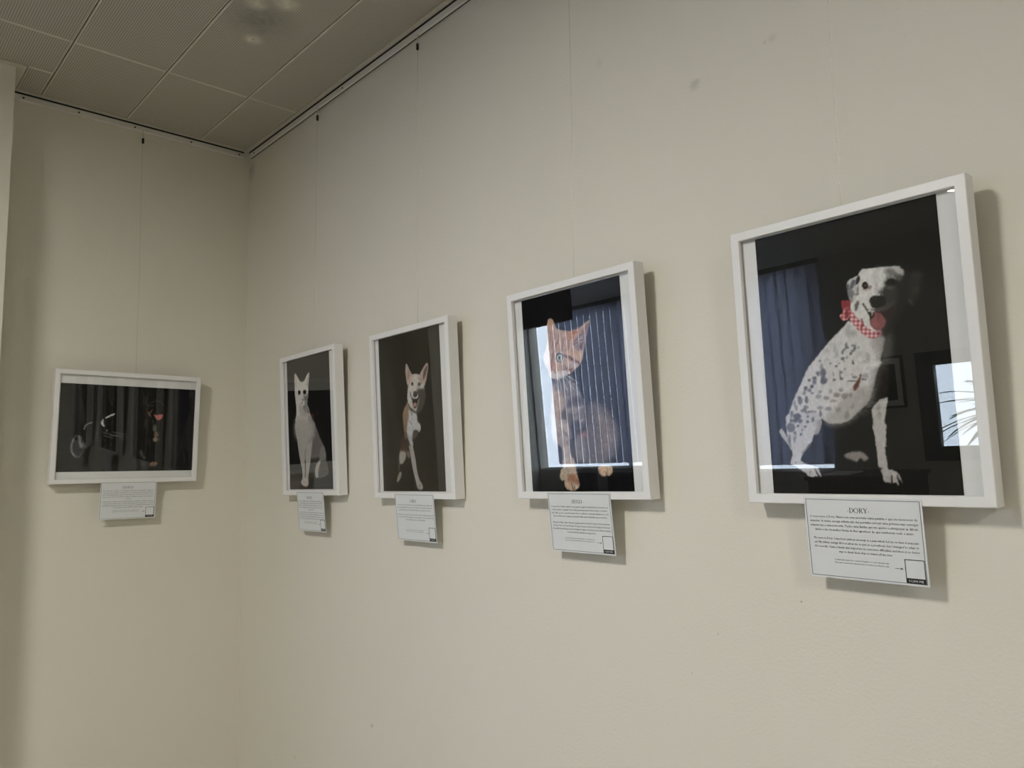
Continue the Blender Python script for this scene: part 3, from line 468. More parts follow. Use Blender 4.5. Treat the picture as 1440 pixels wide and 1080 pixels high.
('P',[(217.6,365),(217.2,364),(216.5,363.7),(215.8,364.3),(215.6,365.4),(216,366.4),(216.7,366.7),(217.4,366.1)],(90,72,68),1.4,0.6,1),
('L',[(201.6,362.2),(210.1,359.4),(217.8,361.8)],(165,140,135),2.5,0.6,2.5),
('P',[(212.2,339.8),(214.5,345.8),(221.5,347.7),(231.1,346.3),(238.6,341.6),(239.9,333.8),(235,327.7),(225.6,324.6),(217.2,327.2),(213,332)],(33,32,30),2,1,1),
('P',[(223.8,342.9),(222.9,341.8),(220.9,341.6),(219.1,342.5),(218.4,343.8),(219.3,344.9),(221.2,345.1),(223.1,344.3)],(60,59,57),4,0.5,1),
('P',[(174.4,378.9),(179.4,384.5),(187.3,386.9),(196.4,389.2),(199.5,384.5),(197.1,375.9),(193.6,363.7),(191.4,353.7),(184.2,344),(181.5,342.2),(177.6,348.4),(175.7,356.5),(174.4,367.2)],(170,168,166),1.8,1,1),
('P',[(189.5,375.4),(193.4,384.4),(196.9,388.2),(199.4,383.2),(195.5,376.2),(191.9,373.7)],(44,42,42),1.8,1,1),
('P',[(184.3,382.2),(190.8,379.7),(185.9,370.3),(180.6,365.8),(179.1,368.9)],(82,80,88),2.2,0.9,1),
('P',[(178.2,370.4),(177.2,366.3),(175.4,364.9),(173.9,366.9),(173.6,371.2),(174.6,375.3),(176.4,376.7),(177.9,374.7)],(70,68,74),2.5,0.9,1),
('P',[(185.4,358.7),(183.3,353.3),(179.4,351.7),(175.8,354.7),(174.8,360.6),(176.8,365.9),(180.8,367.6),(184.3,364.6)],(92,90,98),3,0.75,1),
('P',[(183.2,348.7),(182.3,344.7),(180.7,343.3),(179.4,345.2),(179.2,349.4),(180.1,353.4),(181.7,354.8),(183,352.8)],(96,94,102),2.5,0.8,1),
('P',[(194.4,361.6),(193.6,356.7),(192.4,354.8),(191.6,357.1),(191.6,362.1),(192.5,366.9),(193.6,368.8),(194.4,366.6)],(90,87,84),2,0.85,1),
('P',[(193.4,354.9),(192.3,353.8),(189.8,353.7),(187.4,354.7),(186.4,356.2),(187.6,357.2),(190.1,357.3),(192.5,356.3)],(100,97,94),2,0.7,1),
('P',[(191.7,333.7),(189,327.9),(186.1,326.1),(184.9,329.5),(185.9,335.9),(188.6,341.7),(191.4,343.4),(192.7,340.1)],(82,78,73),2.5,0.9,1),
('L',[(200.1,336.8),(201.7,333.9),(203.8,329.1),(207.1,324.1)],(72,68,64),1.6,0.9,3.2),
('P',[(206.9,321.6),(214.1,319.1),(221.5,319.8),(238.4,318.3),(250.9,325.7),(253.6,322.7),(247,307.6),(237.6,295.3),(230.9,287.5),(218.7,287.3),(212,295.3),(210.3,304.4),(209.8,312.2)],(44,34,32),2,1,1),
('P',[(218.9,318.3),(228.5,315.5),(233.9,308.4),(236.5,300.4),(233.9,292),(227.2,286.5),(219.9,286.9),(213.6,292.5),(210.5,301.9),(213.1,307.8),(217.2,312.3)],(120,76,75),2.2,1,1),
('L',[(225.2,313.5),(223.6,301.2)],(95,55,55),3,0.7,3),
('P',[(222,297.6),(220.2,293.4),(216.7,292.1),(213.4,294.4),(212.3,299),(214.2,303.3),(217.7,304.6),(221,302.2)],(148,90,90),6,0.5,1),
('P',[(215.8,316.5),(215.3,314.3),(214.3,313.5),(213.6,314.6),(213.4,316.9),(214,319.2),(214.9,320),(215.7,318.9)],(170,168,160),1.2,1,1),
('CHK',[(174.8,330.6),(180.9,327),(185.1,317.3),(193.1,307.1),(201,296.9),(211.4,287.8),(222,283.1),(227.5,283.2),(228.3,279),(221.3,275),(210.1,273.3),(197.1,280.8),(186.8,292.6),(178.9,304.1),(173.4,315.3)],(146,76,80),(200,168,168),5.2),
('P',[(220.8,283.9),(228.8,284),(228.3,278.4),(221.3,275)],(110,55,58),4,0.6,1),
('L',[(195.8,309.2),(197.4,298.7),(193.3,295.5)],(110,44,48),2,0.8,3),
('P',[(162,348.4),(169.8,348.4),(178,345.7),(176,330.4),(170.5,326.1),(164.3,329.7),(161.6,335.4)],(128,50,54),1.6,1,1),
('CHK',[(156.5,321.8),(161.4,326.3),(166,334),(173.8,334.7),(174.9,325.4),(172.8,315.4),(163.4,311.6)],(146,72,76),(194,148,148),5.2),
('P',[(166.8,328),(174.3,333.3),(173.9,320.4),(167.1,316.2)],(112,40,44),3,0.8,1),
]),
'hugo': (335,500,(16,15,16),[
('P',[(212.7,211.1),(241.6,211.7),(270.1,194),(291.2,168.2),(300.2,139.2),(297.4,109.5),(285.5,84.7),(258.5,67.6),(228.1,62.4),(197.5,64.7),(166.8,73.3),(151.3,92.6),(159.8,139.5),(195,153.2),(206.1,183.6)],(104,92,86),12,0.9,1),
('P',[(239.6,190.3),(267.9,169.8),(280.8,138.8),(278.2,110.4),(254.5,88.8),(240,104.6),(240.1,150.4)],(136,120,110),12,0.6,1),
('P',[(160.8,126.9),(188.9,131.7),(195,106.5),(188.1,75.8),(167.1,76.4),(158.1,95.5)],(122,112,106),10,0.8,1),
('P',[(198.7,135.8),(195.4,130),(188.6,127.8),(182.1,130.7),(179.9,136.9),(183.2,142.8),(190.1,144.9),(196.5,142)],(150,98,88),7,0.75,1),
('P',[(95.5,268.7),(122.9,270.7),(171.2,268.7),(189.9,238.3),(200,209),(199,174.7),(190.8,153.4),(160.6,149),(150.4,130.6),(83.9,134),(81.1,176.5),(82.8,201),(89,233.2)],(118,108,104),6,1,1),
('P',[(97.6,266.8),(113.1,262),(132.8,230.9),(139.7,207.7),(118.7,196.5),(99.7,159.1),(86.1,159.9),(83.2,192.7),(90.1,233.1)],(176,152,136),6,0.95,1),
('P',[(150,226.1),(185.2,232.4),(198.2,212.3),(157.3,209.5),(130,198.9)],(70,62,62),7,0.8,1),
('P',[(121,198),(152.4,203.5),(164,186.7),(158,168.1),(143.9,156.3),(122.3,160.9)],(92,80,76),7,0.7,1),
('P',[(144.2,159.5),(175.6,173.2),(191.1,156.5),(160.3,145.8),(150.1,127.4)],(58,52,54),7,0.85,1),
('P',[(130.3,202.1),(157,206.3),(178.1,201.4),(181.8,194.8),(155.6,190.5)],(150,136,128),5,0.6,1),
('L',[(179.6,169.8),(194.9,175)],(165,160,160),3,0.8,4),
('L',[(178,199.9),(199.9,208.3)],(160,152,150),3,0.7,3),
('L',[(184,160.1),(184.1,149.1)],(150,146,148),3,0.7,4),
('P',[(87.1,171.9),(128.3,178.7),(143.8,155.3),(141.7,106.3),(146.5,87.1),(154.4,79),(156.5,66.4),(158.5,47.6),(161.5,33.5),(165.4,19.5),(161.2,10.2),(147.8,4),(134.9,4),(122.2,8.8),(116.1,19.9),(117.7,32.5),(113.4,38.9),(113.4,64.4),(115.1,91.4),(111.3,112.3),(87.8,126.3)],(172,156,144),5,1,1),
('P',[(119.9,83.3),(150.1,79.1),(156.5,66.4),(158.5,47.6),(161.5,33.5),(165.4,19.5),(161.2,10.2),(147.8,4),(134.9,4),(122.2,8.8),(116.1,19.9),(117.7,32.5),(113.4,38.9),(113.4,64.4)],(184,166,150),2.5,1,1),
('P',[(91.7,145.6),(114.7,150.7),(132.6,127.3),(140.8,120.6),(127.2,116.4),(111.5,113.9),(92.3,126.1)],(140,124,118),7,0.55,1),
('L',[(125.5,146.6),(142,134.8),(136.4,120.8)],(104,92,92),5,0.7,5),
('P',[(108.8,58.1),(101.2,42.3),(103.8,30.8),(112.8,27.5),(118.1,32.5),(114.9,51.6)],(176,160,142),2.5,1,1),
('P',[(129.3,40.3),(151.3,43),(161,32),(164.5,19.5),(153.5,19.6),(141.1,25.9),(130.1,24.5)],(150,106,80),5,0.85,1),
('P',[(119.1,23),(136.7,24.4),(144.1,10.3),(139.3,4.8),(126.5,8)],(190,160,140),4,0.8,1),
('L',[(138.8,24.4),(141.7,13.4),(144,4.8)],(80,56,46),1.5,0.9,2.5),
('L',[(148.6,13.4),(147.8,4.3)],(100,74,62),1.2,0.9,2),
('P',[(229.6,56.9),(230.7,46.2),(238,38.5),(247.7,36),(256,39.4),(261.7,37.4),(271,42.5),(274.4,52.8),(269.7,60.4),(248.3,63.5),(234,61.3)],(192,168,142),2.5,1,1),
('L',[(254.7,47.3),(255.5,38.3)],(110,88,70),1.4,0.9,2.2),
('P',[(90.6,425.7),(95,435.3),(104.7,436.5),(113.5,428.7),(117.2,417.9),(125.6,406.3),(148,399.4),(168,394.2),(186,395.8),(204,399.5),(219.9,407.6),(231.4,410.9),(232.9,403.8),(227,390.1),(221.4,376.3),(215.6,359.3),(209.8,342.3),(205.2,328.2),(201,317.4),(191.4,307.2),(172.8,296.4),(158.8,289.8),(131.1,284.6),(114.6,280.6),(94.1,286.3),(85.5,296.6),(80.8,310.7),(70.5,330.8),(69.4,346.4),(80.5,363.7),(86.1,386.9),(87.1,412.5)],(182,150,126),2.2,1,1),
('P',[(154.1,390.1),(186,395.8),(206.1,399.2),(198.6,388.1),(184.5,378.7),(174.8,370.3),(157.4,376.2)],(182,126,88),6,0.8,1),
('P',[(228.6,407.8),(230.2,397.7),(219.3,376.7),(215,364.3),(201.2,343.5),(184,348.3),(177.9,366.5),(193.4,379),(212.2,394.1)],(118,94,84),4,0.9,1),
('L',[(183.2,364.1),(197,370.3),(210.2,371.5)],(190,186,182),2,0.6,2.5),
('L',[(182.5,355.9),(196.3,362.2),(213.9,364.5)],(190,186,182),2,0.6,2.5),
('L',[(186.3,348.8),(200.2,356.7)],(190,186,182),2,0.6,2.5),
('L',[(195.1,373.8),(217.3,378.6)],(190,186,182),2,0.6,2.5),
('P',[(203.4,351.3),(201.6,346.9),(198.1,345.5),(194.9,347.9),(193.9,352.7),(195.7,357),(199.2,358.4),(202.4,356.1)],(60,52,52),4,0.8,1),
('P',[(169.8,389.3),(183.6,393.7),(189.7,387.8),(176,383.3)],(150,88,56),4,0.8,1),
('L',[(100.2,398.4),(96.7,376.8)],(128,90,72),3,0.7,4),
('L',[(115,392.7),(103,362.2)],(128,90,72),3,0.7,5),
('L',[(130.4,395.4),(122.8,369.6)],(128,90,72),3,0.7,5),
('L',[(118.2,370.2),(111.4,350.9)],(128,90,72),3,0.7,6),
('L',[(142.8,378.4),(137.1,352.4)],(128,90,72),3,0.7,5),
('L',[(161.6,372.2),(156.9,349.6)],(128,90,72),3,0.7,5),
('L',[(104.3,350.2),(97.3,324)],(128,90,72),3,0.7,4),
('L',[(98.4,419.3),(94.6,402.7)],(128,90,72),3,0.7,4),
('L',[(172.8,347.4),(180.8,336.4)],(128,90,72),3,0.7,5),
('P',[(145.5,344.5),(181.3,342.9),(202.5,333.5),(197,321.2),(175.5,327.3),(149.1,334)],(200,160,124),6,0.6,1),
('L',[(138.2,338.9),(149.1,333.7),(162.4,331),(174.9,320.4),(189.8,313.6)],(92,58,48),3,0.9,5),
('L',[(162.1,327.4),(166.4,325.1)],(96,60,50),3,0.8,6),
('L',[(132.6,302),(148.6,302.5),(142.6,311.6)],(90,64,58),3,0.8,4),
('P',[(155.4,301.7),(168.8,301.8),(163.7,294.1),(157.1,296.6)],(108,72,62),3,0.8,1),
('L',[(169.7,311.5),(186.9,306.1)],(180,170,160),4,0.7,5),
('L',[(147.1,311),(160.8,312.6)],(180,170,160),4,0.6,5),
('P',[(141.7,332),(136.4,323.3),(125.1,320.8),(114.4,326.1),(110.6,336.1),(116,345),(127.4,347.4),(138,342)],(205,196,186),3.5,0.8,1),
('P',[(139,332.7),(134.4,324.9),(124.8,322.7),(115.7,327.3),(112.5,336.2),(117.1,344.1),(126.8,346.3),(135.9,341.5)],(48,46,44),2,1,1),
('P',[(136.7,332.4),(133,326.1),(125.4,324.3),(118.2,328),(115.7,335.1),(119.3,341.4),(127,343.2),(134.2,339.4)],(168,166,148),1.6,1,1),
('P',[(128.5,333.1),(127.4,330.2),(125.3,329.1),(123.5,330.7),(123,333.8),(124,336.8),(126.1,337.8),(127.9,336.3)],(20,20,20),1.2,1,1),
('P',[(125.5,338.9),(125.1,338.2),(124.3,338),(123.5,338.4),(123.2,339.2),(123.6,339.8),(124.4,340),(125.2,339.6)],(230,230,230),0.8,1,1),
('P',[(80.8,310.7),(92.7,324.6),(101.7,320),(96,308.9),(85.9,300.8)],(176,118,104),4,0.85,1),
('L',[(84.5,299.2),(94.7,307.3),(97.9,317.1)],(120,72,66),1.8,0.85,3),
('P',[(85.5,296.6),(97.8,301.9),(118.7,301.1),(134.8,300.9),(154.7,294.4),(144.8,284.8),(119.1,279),(95.1,285)],(206,196,186),4,0.9,1),
('P',[(89,282.6),(116.9,279.5),(149.4,285.9),(167.5,287.1),(160.9,263.2),(119,250.9),(95,270.1)],(110,104,102),6,0.8,1),
('P',[(114.3,298.3),(112.7,297),(109.1,296.9),(105.5,297.9),(104.2,299.5),(105.8,300.7),(109.4,300.9),(113,299.9)],(130,88,80),3,0.6,1),
('L',[(117.6,287.8),(123,270.5),(125.8,250.3)],(205,203,200),1.2,0.8,1.6),
('L',[(126.9,288.5),(138.6,265.6),(146.1,248.3)],(205,203,200),1.2,0.8,1.6),
('L',[(136.1,289.1),(156.5,263.7),(168.6,249.3)],(205,203,200),1.2,0.8,1.6),
('L',[(108.1,285.5),(109,268.7),(114.1,248.1)],(205,203,200),1.2,0.8,1.6),
('L',[(140.8,290.2),(166.5,275.7),(183.2,264.1)],(205,203,200),1.2,0.8,1.6),
('L',[(82.7,291.8),(70.3,286.4),(52.4,274.6)],(205,203,200),1.2,0.8,1.6),
('L',[(84.6,286.5),(71.8,276),(63.8,266.6)],(205,203,200),1.2,0.8,1.6),
]),
'lira': (335,500,(24,22,19),[
('P',[(114.8,169),(157.1,157),(155.4,134.4),(133,120.6),(104.4,125.5),(105.5,140.1)],(64,48,40),9,0.9,1),
('P',[(103.7,125.5),(133.2,122.6),(132.4,102),(117,87.8),(101.5,85.5),(96,100.6)],(140,133,126),4,1,1),
('P',[(92.9,92.3),(99.1,92.2),(94.8,63.1),(89.8,75.7)],(80,74,70),3,1,1),
('P',[(96.1,61),(105.8,58.8),(104.2,46.4),(86.5,29.4),(78.6,31.9),(82.1,44.4)],(122,114,106),3.5,1,1),
('P',[(136.8,123.6),(158.9,124),(161.3,107.5),(149.6,102.6),(139.5,111.1)],(98,90,84),5,1,1),
('P',[(97.5,100.6),(95.6,97.4),(91.3,96.1),(87.3,97.6),(85.8,100.8),(87.7,104.1),(92,105.3),(96,103.9)],(70,65,60),5,0.7,1),
('P',[(139,128.7),(133.6,126.2),(120.8,125.5),(108,126.9),(102.9,129.7),(108.4,132.2),(121.3,132.9),(133.9,131.5)],(88,66,52),6,0.7,1),
('P',[(151.7,141.7),(173.2,135.9),(182.2,115.2),(187.3,90.6),(192.2,62.2),(201.4,37.9),(213.5,25.8),(219.9,11.8),(208.5,4.1),(191.7,9.2),(183.9,25.8),(176.4,46),(168.4,70.5),(162.5,95.2),(158.6,119.9)],(143,138,133),3,1,1),
('L',[(202.8,19.7),(205.2,5.7)],(80,75,70),2,0.7,3),
('P',[(204.8,14.7),(203.4,12.4),(200.5,11.5),(197.6,12.4),(196.6,14.7),(198,17),(200.9,17.9),(203.8,17)],(90,84,80),3,0.6,1),
('P',[(125.8,220.7),(125.9,245.8),(143.9,269.7),(162.6,280.9),(167,243.2),(159.5,214.7),(149.7,192.4),(142.7,165.4),(132.2,168.3),(128.6,193.4)],(128,106,90),4,1,1),
('L',[(140.7,236.6),(139.5,199.1)],(98,72,58),4,0.6,4),
('P',[(130.7,187.1),(144.7,182.3),(144.1,164.7),(132.1,167.9)],(88,70,60),5,0.7,1),
('P',[(160.6,254),(188.2,244),(203.2,234.8),(205.3,216.3),(219,205.4),(220,191.1),(212,181.7),(198,187.7),(185.8,187.6),(180.3,174.6),(172.2,160.5),(176.3,144),(169.5,133.5),(159.9,146.6),(151,161.3),(147.6,173.9),(145.4,192.6),(151.2,213.1),(158.3,231.3)],(166,164,164),4,1,1),
('P',[(184,187.7),(208,183.5),(196.5,167.7),(176.8,160.3),(174.5,176.9)],(74,70,67),6,0.9,1),
('L',[(163.4,218.6),(173.1,206.8)],(110,106,104),3,0.8,3.5),
('P',[(147.6,173.9),(172.2,170.8),(172,158.5),(156.9,154.9)],(136,138,146),6,0.6,1),
('P',[(176.8,146),(174.7,140.3),(170.5,138),(166.8,140.5),(165.5,146.4),(167.6,152.1),(171.7,154.4),(175.5,151.8)],(150,147,144),4,0.8,1),
('P',[(149.1,376.6),(152.3,395.2),(158,400.2),(166.2,389.5),(179.2,371.4),(187.3,361.3),(174.7,349),(162.7,331.3),(155.2,336.1),(151.5,359.5)],(160,144,138),2.5,1,1),
('P',[(161.6,375.3),(170.6,376.5),(175,363.5),(168.8,351.6),(159.6,348.3)],(138,112,106),4,0.8,1),
('P',[(228.2,357.9),(234.8,367.9),(253,382.4),(267.1,390.6),(272.1,380.4),(267.2,360.6),(260.9,342.9),(254.4,329.3),(248.3,320.3),(238.9,330.7),(233.3,347.6)],(160,144,136),2.5,1,1),
('P',[(241.9,348.8),(248.4,366.5),(263.1,381.3),(266.6,374.8),(255.9,353.5),(246.5,341.2)],(76,60,55),4,0.9,1),
('P',[(185.6,362.1),(206.7,362.9),(228.8,356.2),(236.4,343.2),(245.1,322),(248.6,301.3),(249.1,285.1),(237.2,261.6),(222.3,246.3),(198.5,242.1),(184.5,250.8),(168.3,262.2),(156.6,281.7),(154.4,300.7),(161.7,327.2),(167.7,345.4)],(172,167,161),3,1,1),
('P',[(208.2,312.9),(230.9,315),(248.2,309.5),(251.8,284.8),(238.5,257.4),(216.7,240.5),(201.3,242.5),(208.1,263.6),(219.2,287.4),(208.5,302.5)],(58,54,50),6,0.95,1),
('P',[(168.1,341.2),(178,354.9),(194.2,359.6),(180.6,342.2),(170.8,330.6)],(172,140,118),5,0.7,1),
('P',[(223.6,356.7),(236.4,343.2),(238.7,328.6),(225.5,336),(217.9,349)],(140,118,104),5,0.7,1),
('P',[(190.5,333),(188.5,329.2),(184.1,327.9),(180,329.9),(178.6,334),(180.6,337.8),(184.9,339.1),(189,337.1)],(30,26,24),2,1,1),
('P',[(229.5,328.5),(226.9,325.2),(221.2,324.3),(215.7,326.2),(213.7,329.9),(216.2,333.1),(221.9,334.1),(227.4,332.1)],(40,35,31),2.5,1,1),
('P',[(231.8,327.2),(228.4,322.6),(221,321.2),(213.8,323.9),(211.2,329.1),(214.6,333.7),(222,335.1),(229.1,332.4)],(100,90,80),5,0.35,1),
('L',[(215.7,320.4),(211.4,308.5)],(90,85,80),5,0.6,6),
('P',[(187.5,302.2),(192.2,309),(199.3,309.5),(207.6,304.7),(207.6,294.4),(197.8,290),(189,293.8)],(38,36,35),2.2,1,1),
('P',[(199.9,303.3),(198.7,301.6),(196.2,301.1),(193.8,302),(192.9,303.8),(194.1,305.5),(196.6,306),(199,305.1)],(88,86,85),3,0.7,1),
('L',[(172.7,307.5),(173.2,299.2),(180.7,286.2)],(66,60,57),2.4,0.9,4),
('P',[(180.2,288.3),(188.8,286.6),(208,286.2),(219.9,297.5),(221.5,291.3),(210.7,275.7),(204.8,261.8),(192.9,256),(185.4,264.1)],(36,29,27),2.5,1,1),
('P',[(204.5,266.9),(201.3,262.2),(194.3,260.6),(187.5,263.2),(185,268.3),(188.3,273),(195.3,274.6),(202,272)],(152,112,112),3,1,1),
('L',[(159.4,271.1),(170.9,257.9),(197.9,243.8),(208.6,247.2)],(72,66,64),3,0.85,5),
('L',[(170.4,251.7),(177.1,236.8)],(84,76,72),4,0.7,5),
]),
'matis': (335,500,(17,16,16),[
('P',[(158.2,268),(185.3,268.4),(226.3,217.2),(233.1,186.1),(161.7,178.5)],(112,108,104),5,1,1),
('P',[(195,210.1),(226.3,217.2),(246.5,192),(266.5,167.1),(282.5,149.1),(290.4,127.2),(290.3,105.7),(300.1,79.7),(302.8,56),(258.7,42.7),(224.1,41.7),(198.4,51.2),(170.3,100.4)],(100,96,93),4,1,1),
('P',[(170.9,109.3),(228.8,116.3),(245,98.3),(208.8,77.4),(202.4,44.6),(162.4,45.1)],(46,44,41),8,0.9,1),
('P',[(253.6,98.1),(287.7,97.2),(300,58.2),(258.8,43.8),(228.6,44.2),(237.2,76.8)],(66,63,60),7,0.8,1),
('P',[(249,106.9),(229.9,99.9),(209.1,81.8),(204.6,59.9),(212.4,43.3),(224.2,43.2),(230.4,72.5),(247.2,98.3)],(150,145,140),4,1,1),
('P',[(64.9,258.3),(201.9,249.5),(208.8,218.2),(193.4,183.7),(189.4,155.1),(176.2,122.4),(170.3,100.4),(159.4,69.6),(150.8,40.9),(150.5,20.9),(137.6,10.5),(114.9,12.2),(96.9,18.6),(91.9,28.1),(102.9,41.5),(104.4,66.2),(96.7,91.2),(86.7,116.3),(77.2,152.9),(71.9,180.4),(64,205.9)],(150,146,142),3.5,1,1),
('P',[(126.9,108.3),(135.5,107),(132.8,79.1),(128.5,46.7),(123.9,46.8),(126.4,79.2)],(52,49,46),3,0.9,1),
('P',[(139.7,152.7),(136,130.4),(132.5,110.4),(127.9,110.5),(127.2,135.2)],(108,104,100),6,0.6,1),
('P',[(177.2,211.1),(217.6,217.7),(250,178.8),(265.8,156.3),(238,124.7),(189,113.1),(182,144.3),(193,177.1)],(92,88,85),9,0.8,1),
('P',[(248,146.2),(270.2,158.3),(285.9,136),(284.3,110.2),(245.5,107)],(118,114,110),7,0.7,1),
('L',[(157.9,189.8),(180.2,186.5),(185,192.9)],(92,88,85),3,0.7,3),
('L',[(155.3,184.4),(179.7,178.8),(186.8,185.1)],(92,88,85),3,0.7,3),
('L',[(157.1,177.6),(174.8,172.4)],(92,88,85),3,0.7,3),
('P',[(142,226.5),(137.6,220.4),(127.8,218.3),(118.2,221.5),(114.5,228.1),(119,234.2),(128.9,236.2),(138.4,233)],(150,128,124),9,0.5,1),
('L',[(107.4,39.2),(108.6,21.2)],(120,112,106),2,0.6,2.5),
('L',[(127.3,27.8),(128.7,13.2)],(105,98,92),2,0.7,3),
('P',[(95.3,30.3),(107.4,39.2),(125.9,41.2),(148.3,36.4),(148.7,20.9),(135.5,12.1),(115,13.3),(99.3,20.2)],(160,152,145),4,0.8,1),
('P',[(61.3,428.4),(67.1,445.4),(85.3,433.8),(102.9,413.8),(121.1,406.9),(142.1,410.9),(156.7,425.1),(181,437.5),(179.7,416),(173.4,387.5),(171.2,367.6),(168.8,349.9),(161.5,334.9),(159.2,319.4),(170.2,300.6),(181.4,277.5),(190.1,259.2),(183.2,235.2),(132.6,222.5),(91.1,224.9),(63.9,242.4),(61.8,254),(60.8,267.8),(69,285.5),(70.7,312.8),(66.5,336),(62,363.9),(60.8,398.5)],(184,180,175),3,1,1),
('P',[(26.8,260.8),(237.5,256),(260.7,210.9),(255.2,124.1),(18.9,132.2)],(142,138,134),34,0,1),
('P',[(163.3,276.6),(185.3,268.4),(214.3,235.5),(226.2,215),(177.2,211.1),(166.1,249.6)],(108,104,100),8,0.85,1),
('P',[(136.3,355),(168.3,356.7),(162.3,332.6),(157.2,324),(169.3,300.7),(177.2,282.3),(141.4,289.4),(124.2,308.7),(138.8,321),(134.3,337.2)],(98,94,91),7,0.85,1),
('P',[(92.4,320.2),(124.5,313.2),(159.8,292.5),(158.5,272.4),(103.9,280.8)],(140,136,132),9,0.6,1),
('P',[(65.5,267.5),(167.1,265.2),(197.2,245.4),(193.9,192.5),(61.3,199.2)],(152,148,144),26,0.95,1),
('P',[(68.4,427.6),(77.6,424.4),(83.1,398.6),(68.3,388.6)],(180,155,148),5,0.6,1),
('P',[(164.9,410.8),(176.7,418.5),(172.5,387.6),(161.2,388.7)],(150,128,124),5,0.7,1),
('P',[(109.3,367.7),(105.8,361.6),(98.1,359.6),(90.7,362.9),(87.9,369.6),(91.5,375.7),(99.2,377.7),(106.6,374.3)],(20,19,18),2.2,1,1),
('P',[(155.2,365),(151,358.9),(141.5,357.1),(132.3,360.6),(128.8,367.5),(133.1,373.6),(142.6,375.4),(151.8,371.9)],(18,17,16),2.2,1,1),
('P',[(102.4,368.3),(101,363.9),(98.3,362.3),(95.7,364.4),(94.9,369),(96.3,373.4),(99,375),(101.6,372.9)],(40,40,40),2,0.5,1),
('P',[(143,352.2),(160.5,361.9),(156.7,353.2),(145.1,349.8)],(190,186,180),3,0.8,1),
('P',[(116,341),(134.4,340.3),(125.8,334.5)],(128,108,104),2.5,1,1),
('L',[(124.9,335.7),(123.1,329.1),(109,325.3)],(95,88,85),2,0.85,3),
('L',[(123.1,329.1),(115.4,316.1)],(120,114,110),2.5,0.6,3),
('L',[(131.9,357.7),(133.3,344)],(130,124,120),4,0.6,4),
('L',[(135,334.9),(148.6,331.5),(164.2,327.9)],(190,186,182),1.5,0.7,2),
('L',[(134.7,330.4),(152.4,319.9),(169,296.3)],(190,186,182),1.5,0.7,2),
('L',[(132.3,328.3),(147.3,311.4),(155.2,292.8)],(190,186,182),1.5,0.7,2),
]),
'back': (500,335,(12,11,10),[
('P',[(45.2,334.6),(73.2,336),(89.5,5),(61.5,5.4)],(37,36,34),7,0.9,0),  # vertical bands from here: curtain reflections in the glass, painted into the print
('P',[(107.1,337.7),(132.3,338.9),(148.6,4),(123.4,4.4)],(39,38,36),7,0.9,0),
('P',[(138.7,339.3),(156.3,340.2),(172.6,3.7),(154.9,3.9)],(38,37,35),7,0.9,0),
('P',[(203.6,342.5),(225.4,343.6),(241.6,2.6),(219.8,2.9)],(36,35,33),7,0.9,0),
('P',[(243.7,344.6),(265.9,345.7),(282,1.9),(259.9,2.3)],(37,36,34),7,0.9,0),
('P',[(276.3,346.2),(340.3,349.4),(356.3,0.8),(292.4,1.8)],(24,23,21),7,0.9,0),
('P',[(347.9,349.8),(374.8,351.2),(390.8,0.2),(363.9,0.6)],(27,26,24),7,0.9,0),
('P',[(390.3,351.9),(435.4,354.2),(451.2,-0.7),(406.2,0)],(39,38,36),7,0.9,0),
('P',[(438.3,334.5),(502.3,337.5),(502.6,-1.6),(441.4,30.8)],(13,13,20),8,0.8,0),
('P',[(108.1,122.5),(156.7,130.4),(278,93.3),(433,42.6),(502.2,6.4),(502.9,-7.5),(2.8,0.9),(40.8,38.4)],(27,26,23),14,0.9,0),
('P',[(272.8,196.4),(320.8,209),(346.3,78),(278.4,85.7)],(22,20,18),10,0.8,1),
('P',[(196.7,115.7),(214.7,115.8),(214.8,44.3),(202,48.1)],(24,22,20),6,0.8,1),
('P',[(91.2,95.9),(85.6,65.3),(68.9,52.7),(50.9,65.4),(42.1,95.8),(47.6,126.2),(64.2,139),(82.3,126.5)],(50,49,47),5,0.7,1),
('P',[(90.9,95.9),(86.6,70),(73.6,59.3),(59.6,70),(52.6,95.8),(56.8,121.7),(69.7,132.5),(83.8,121.9)],(28,27,25),5,0.8,1),
('L',[(64.3,137.6),(76.5,133.3),(87.1,115),(90.9,94.8),(87.2,74.6),(77.1,58.2),(63.7,54.6),(52.8,67.4),(46.7,85.6),(45.8,103.8),(49.8,122.1),(57.6,134.9),(64.3,137.6)],(104,102,98),3,0.8,3),
('L',[(53.2,122.1),(47,100.2),(49,74.7),(61.8,57.1)],(150,149,146),4,0.85,6),
('P',[(79.8,121.3),(80.5,108.7),(77.7,103),(72.9,107.5),(69.1,119.6),(68.4,132.1),(71.2,137.8),(76,133.4)],(150,148,145),5,0.9,1),
('P',[(89.3,99.6),(87.2,92.8),(81.6,90),(75.6,92.8),(72.8,99.5),(74.9,106.3),(80.5,109.1),(86.5,106.3)],(150,148,145),6,0.8,1),
('P',[(102.6,94.8),(100.9,90.2),(96.1,88.2),(91.1,90.1),(88.9,94.8),(90.6,99.5),(95.4,101.5),(100.4,99.5)],(90,88,85),5,0.7,1),
('L',[(59.9,61.9),(73.8,55.6)],(110,108,105),4,0.7,5),
('P',[(107.4,122.5),(105.7,101.6),(99.3,93),(92,101.6),(88.1,122.4),(89.8,143.2),(96.1,151.9),(103.5,143.4)],(60,58,55),8,0.4,1),
('L',[(87.3,162.9),(89.8,174),(98,182.2),(112.3,187.7)],(150,147,138),2.5,0.9,5),
('P',[(159.7,208.9),(173.4,218.6),(189.1,226.2),(191.9,221),(173.8,211.1),(161.7,204.8)],(205,203,194),2.5,1,1),
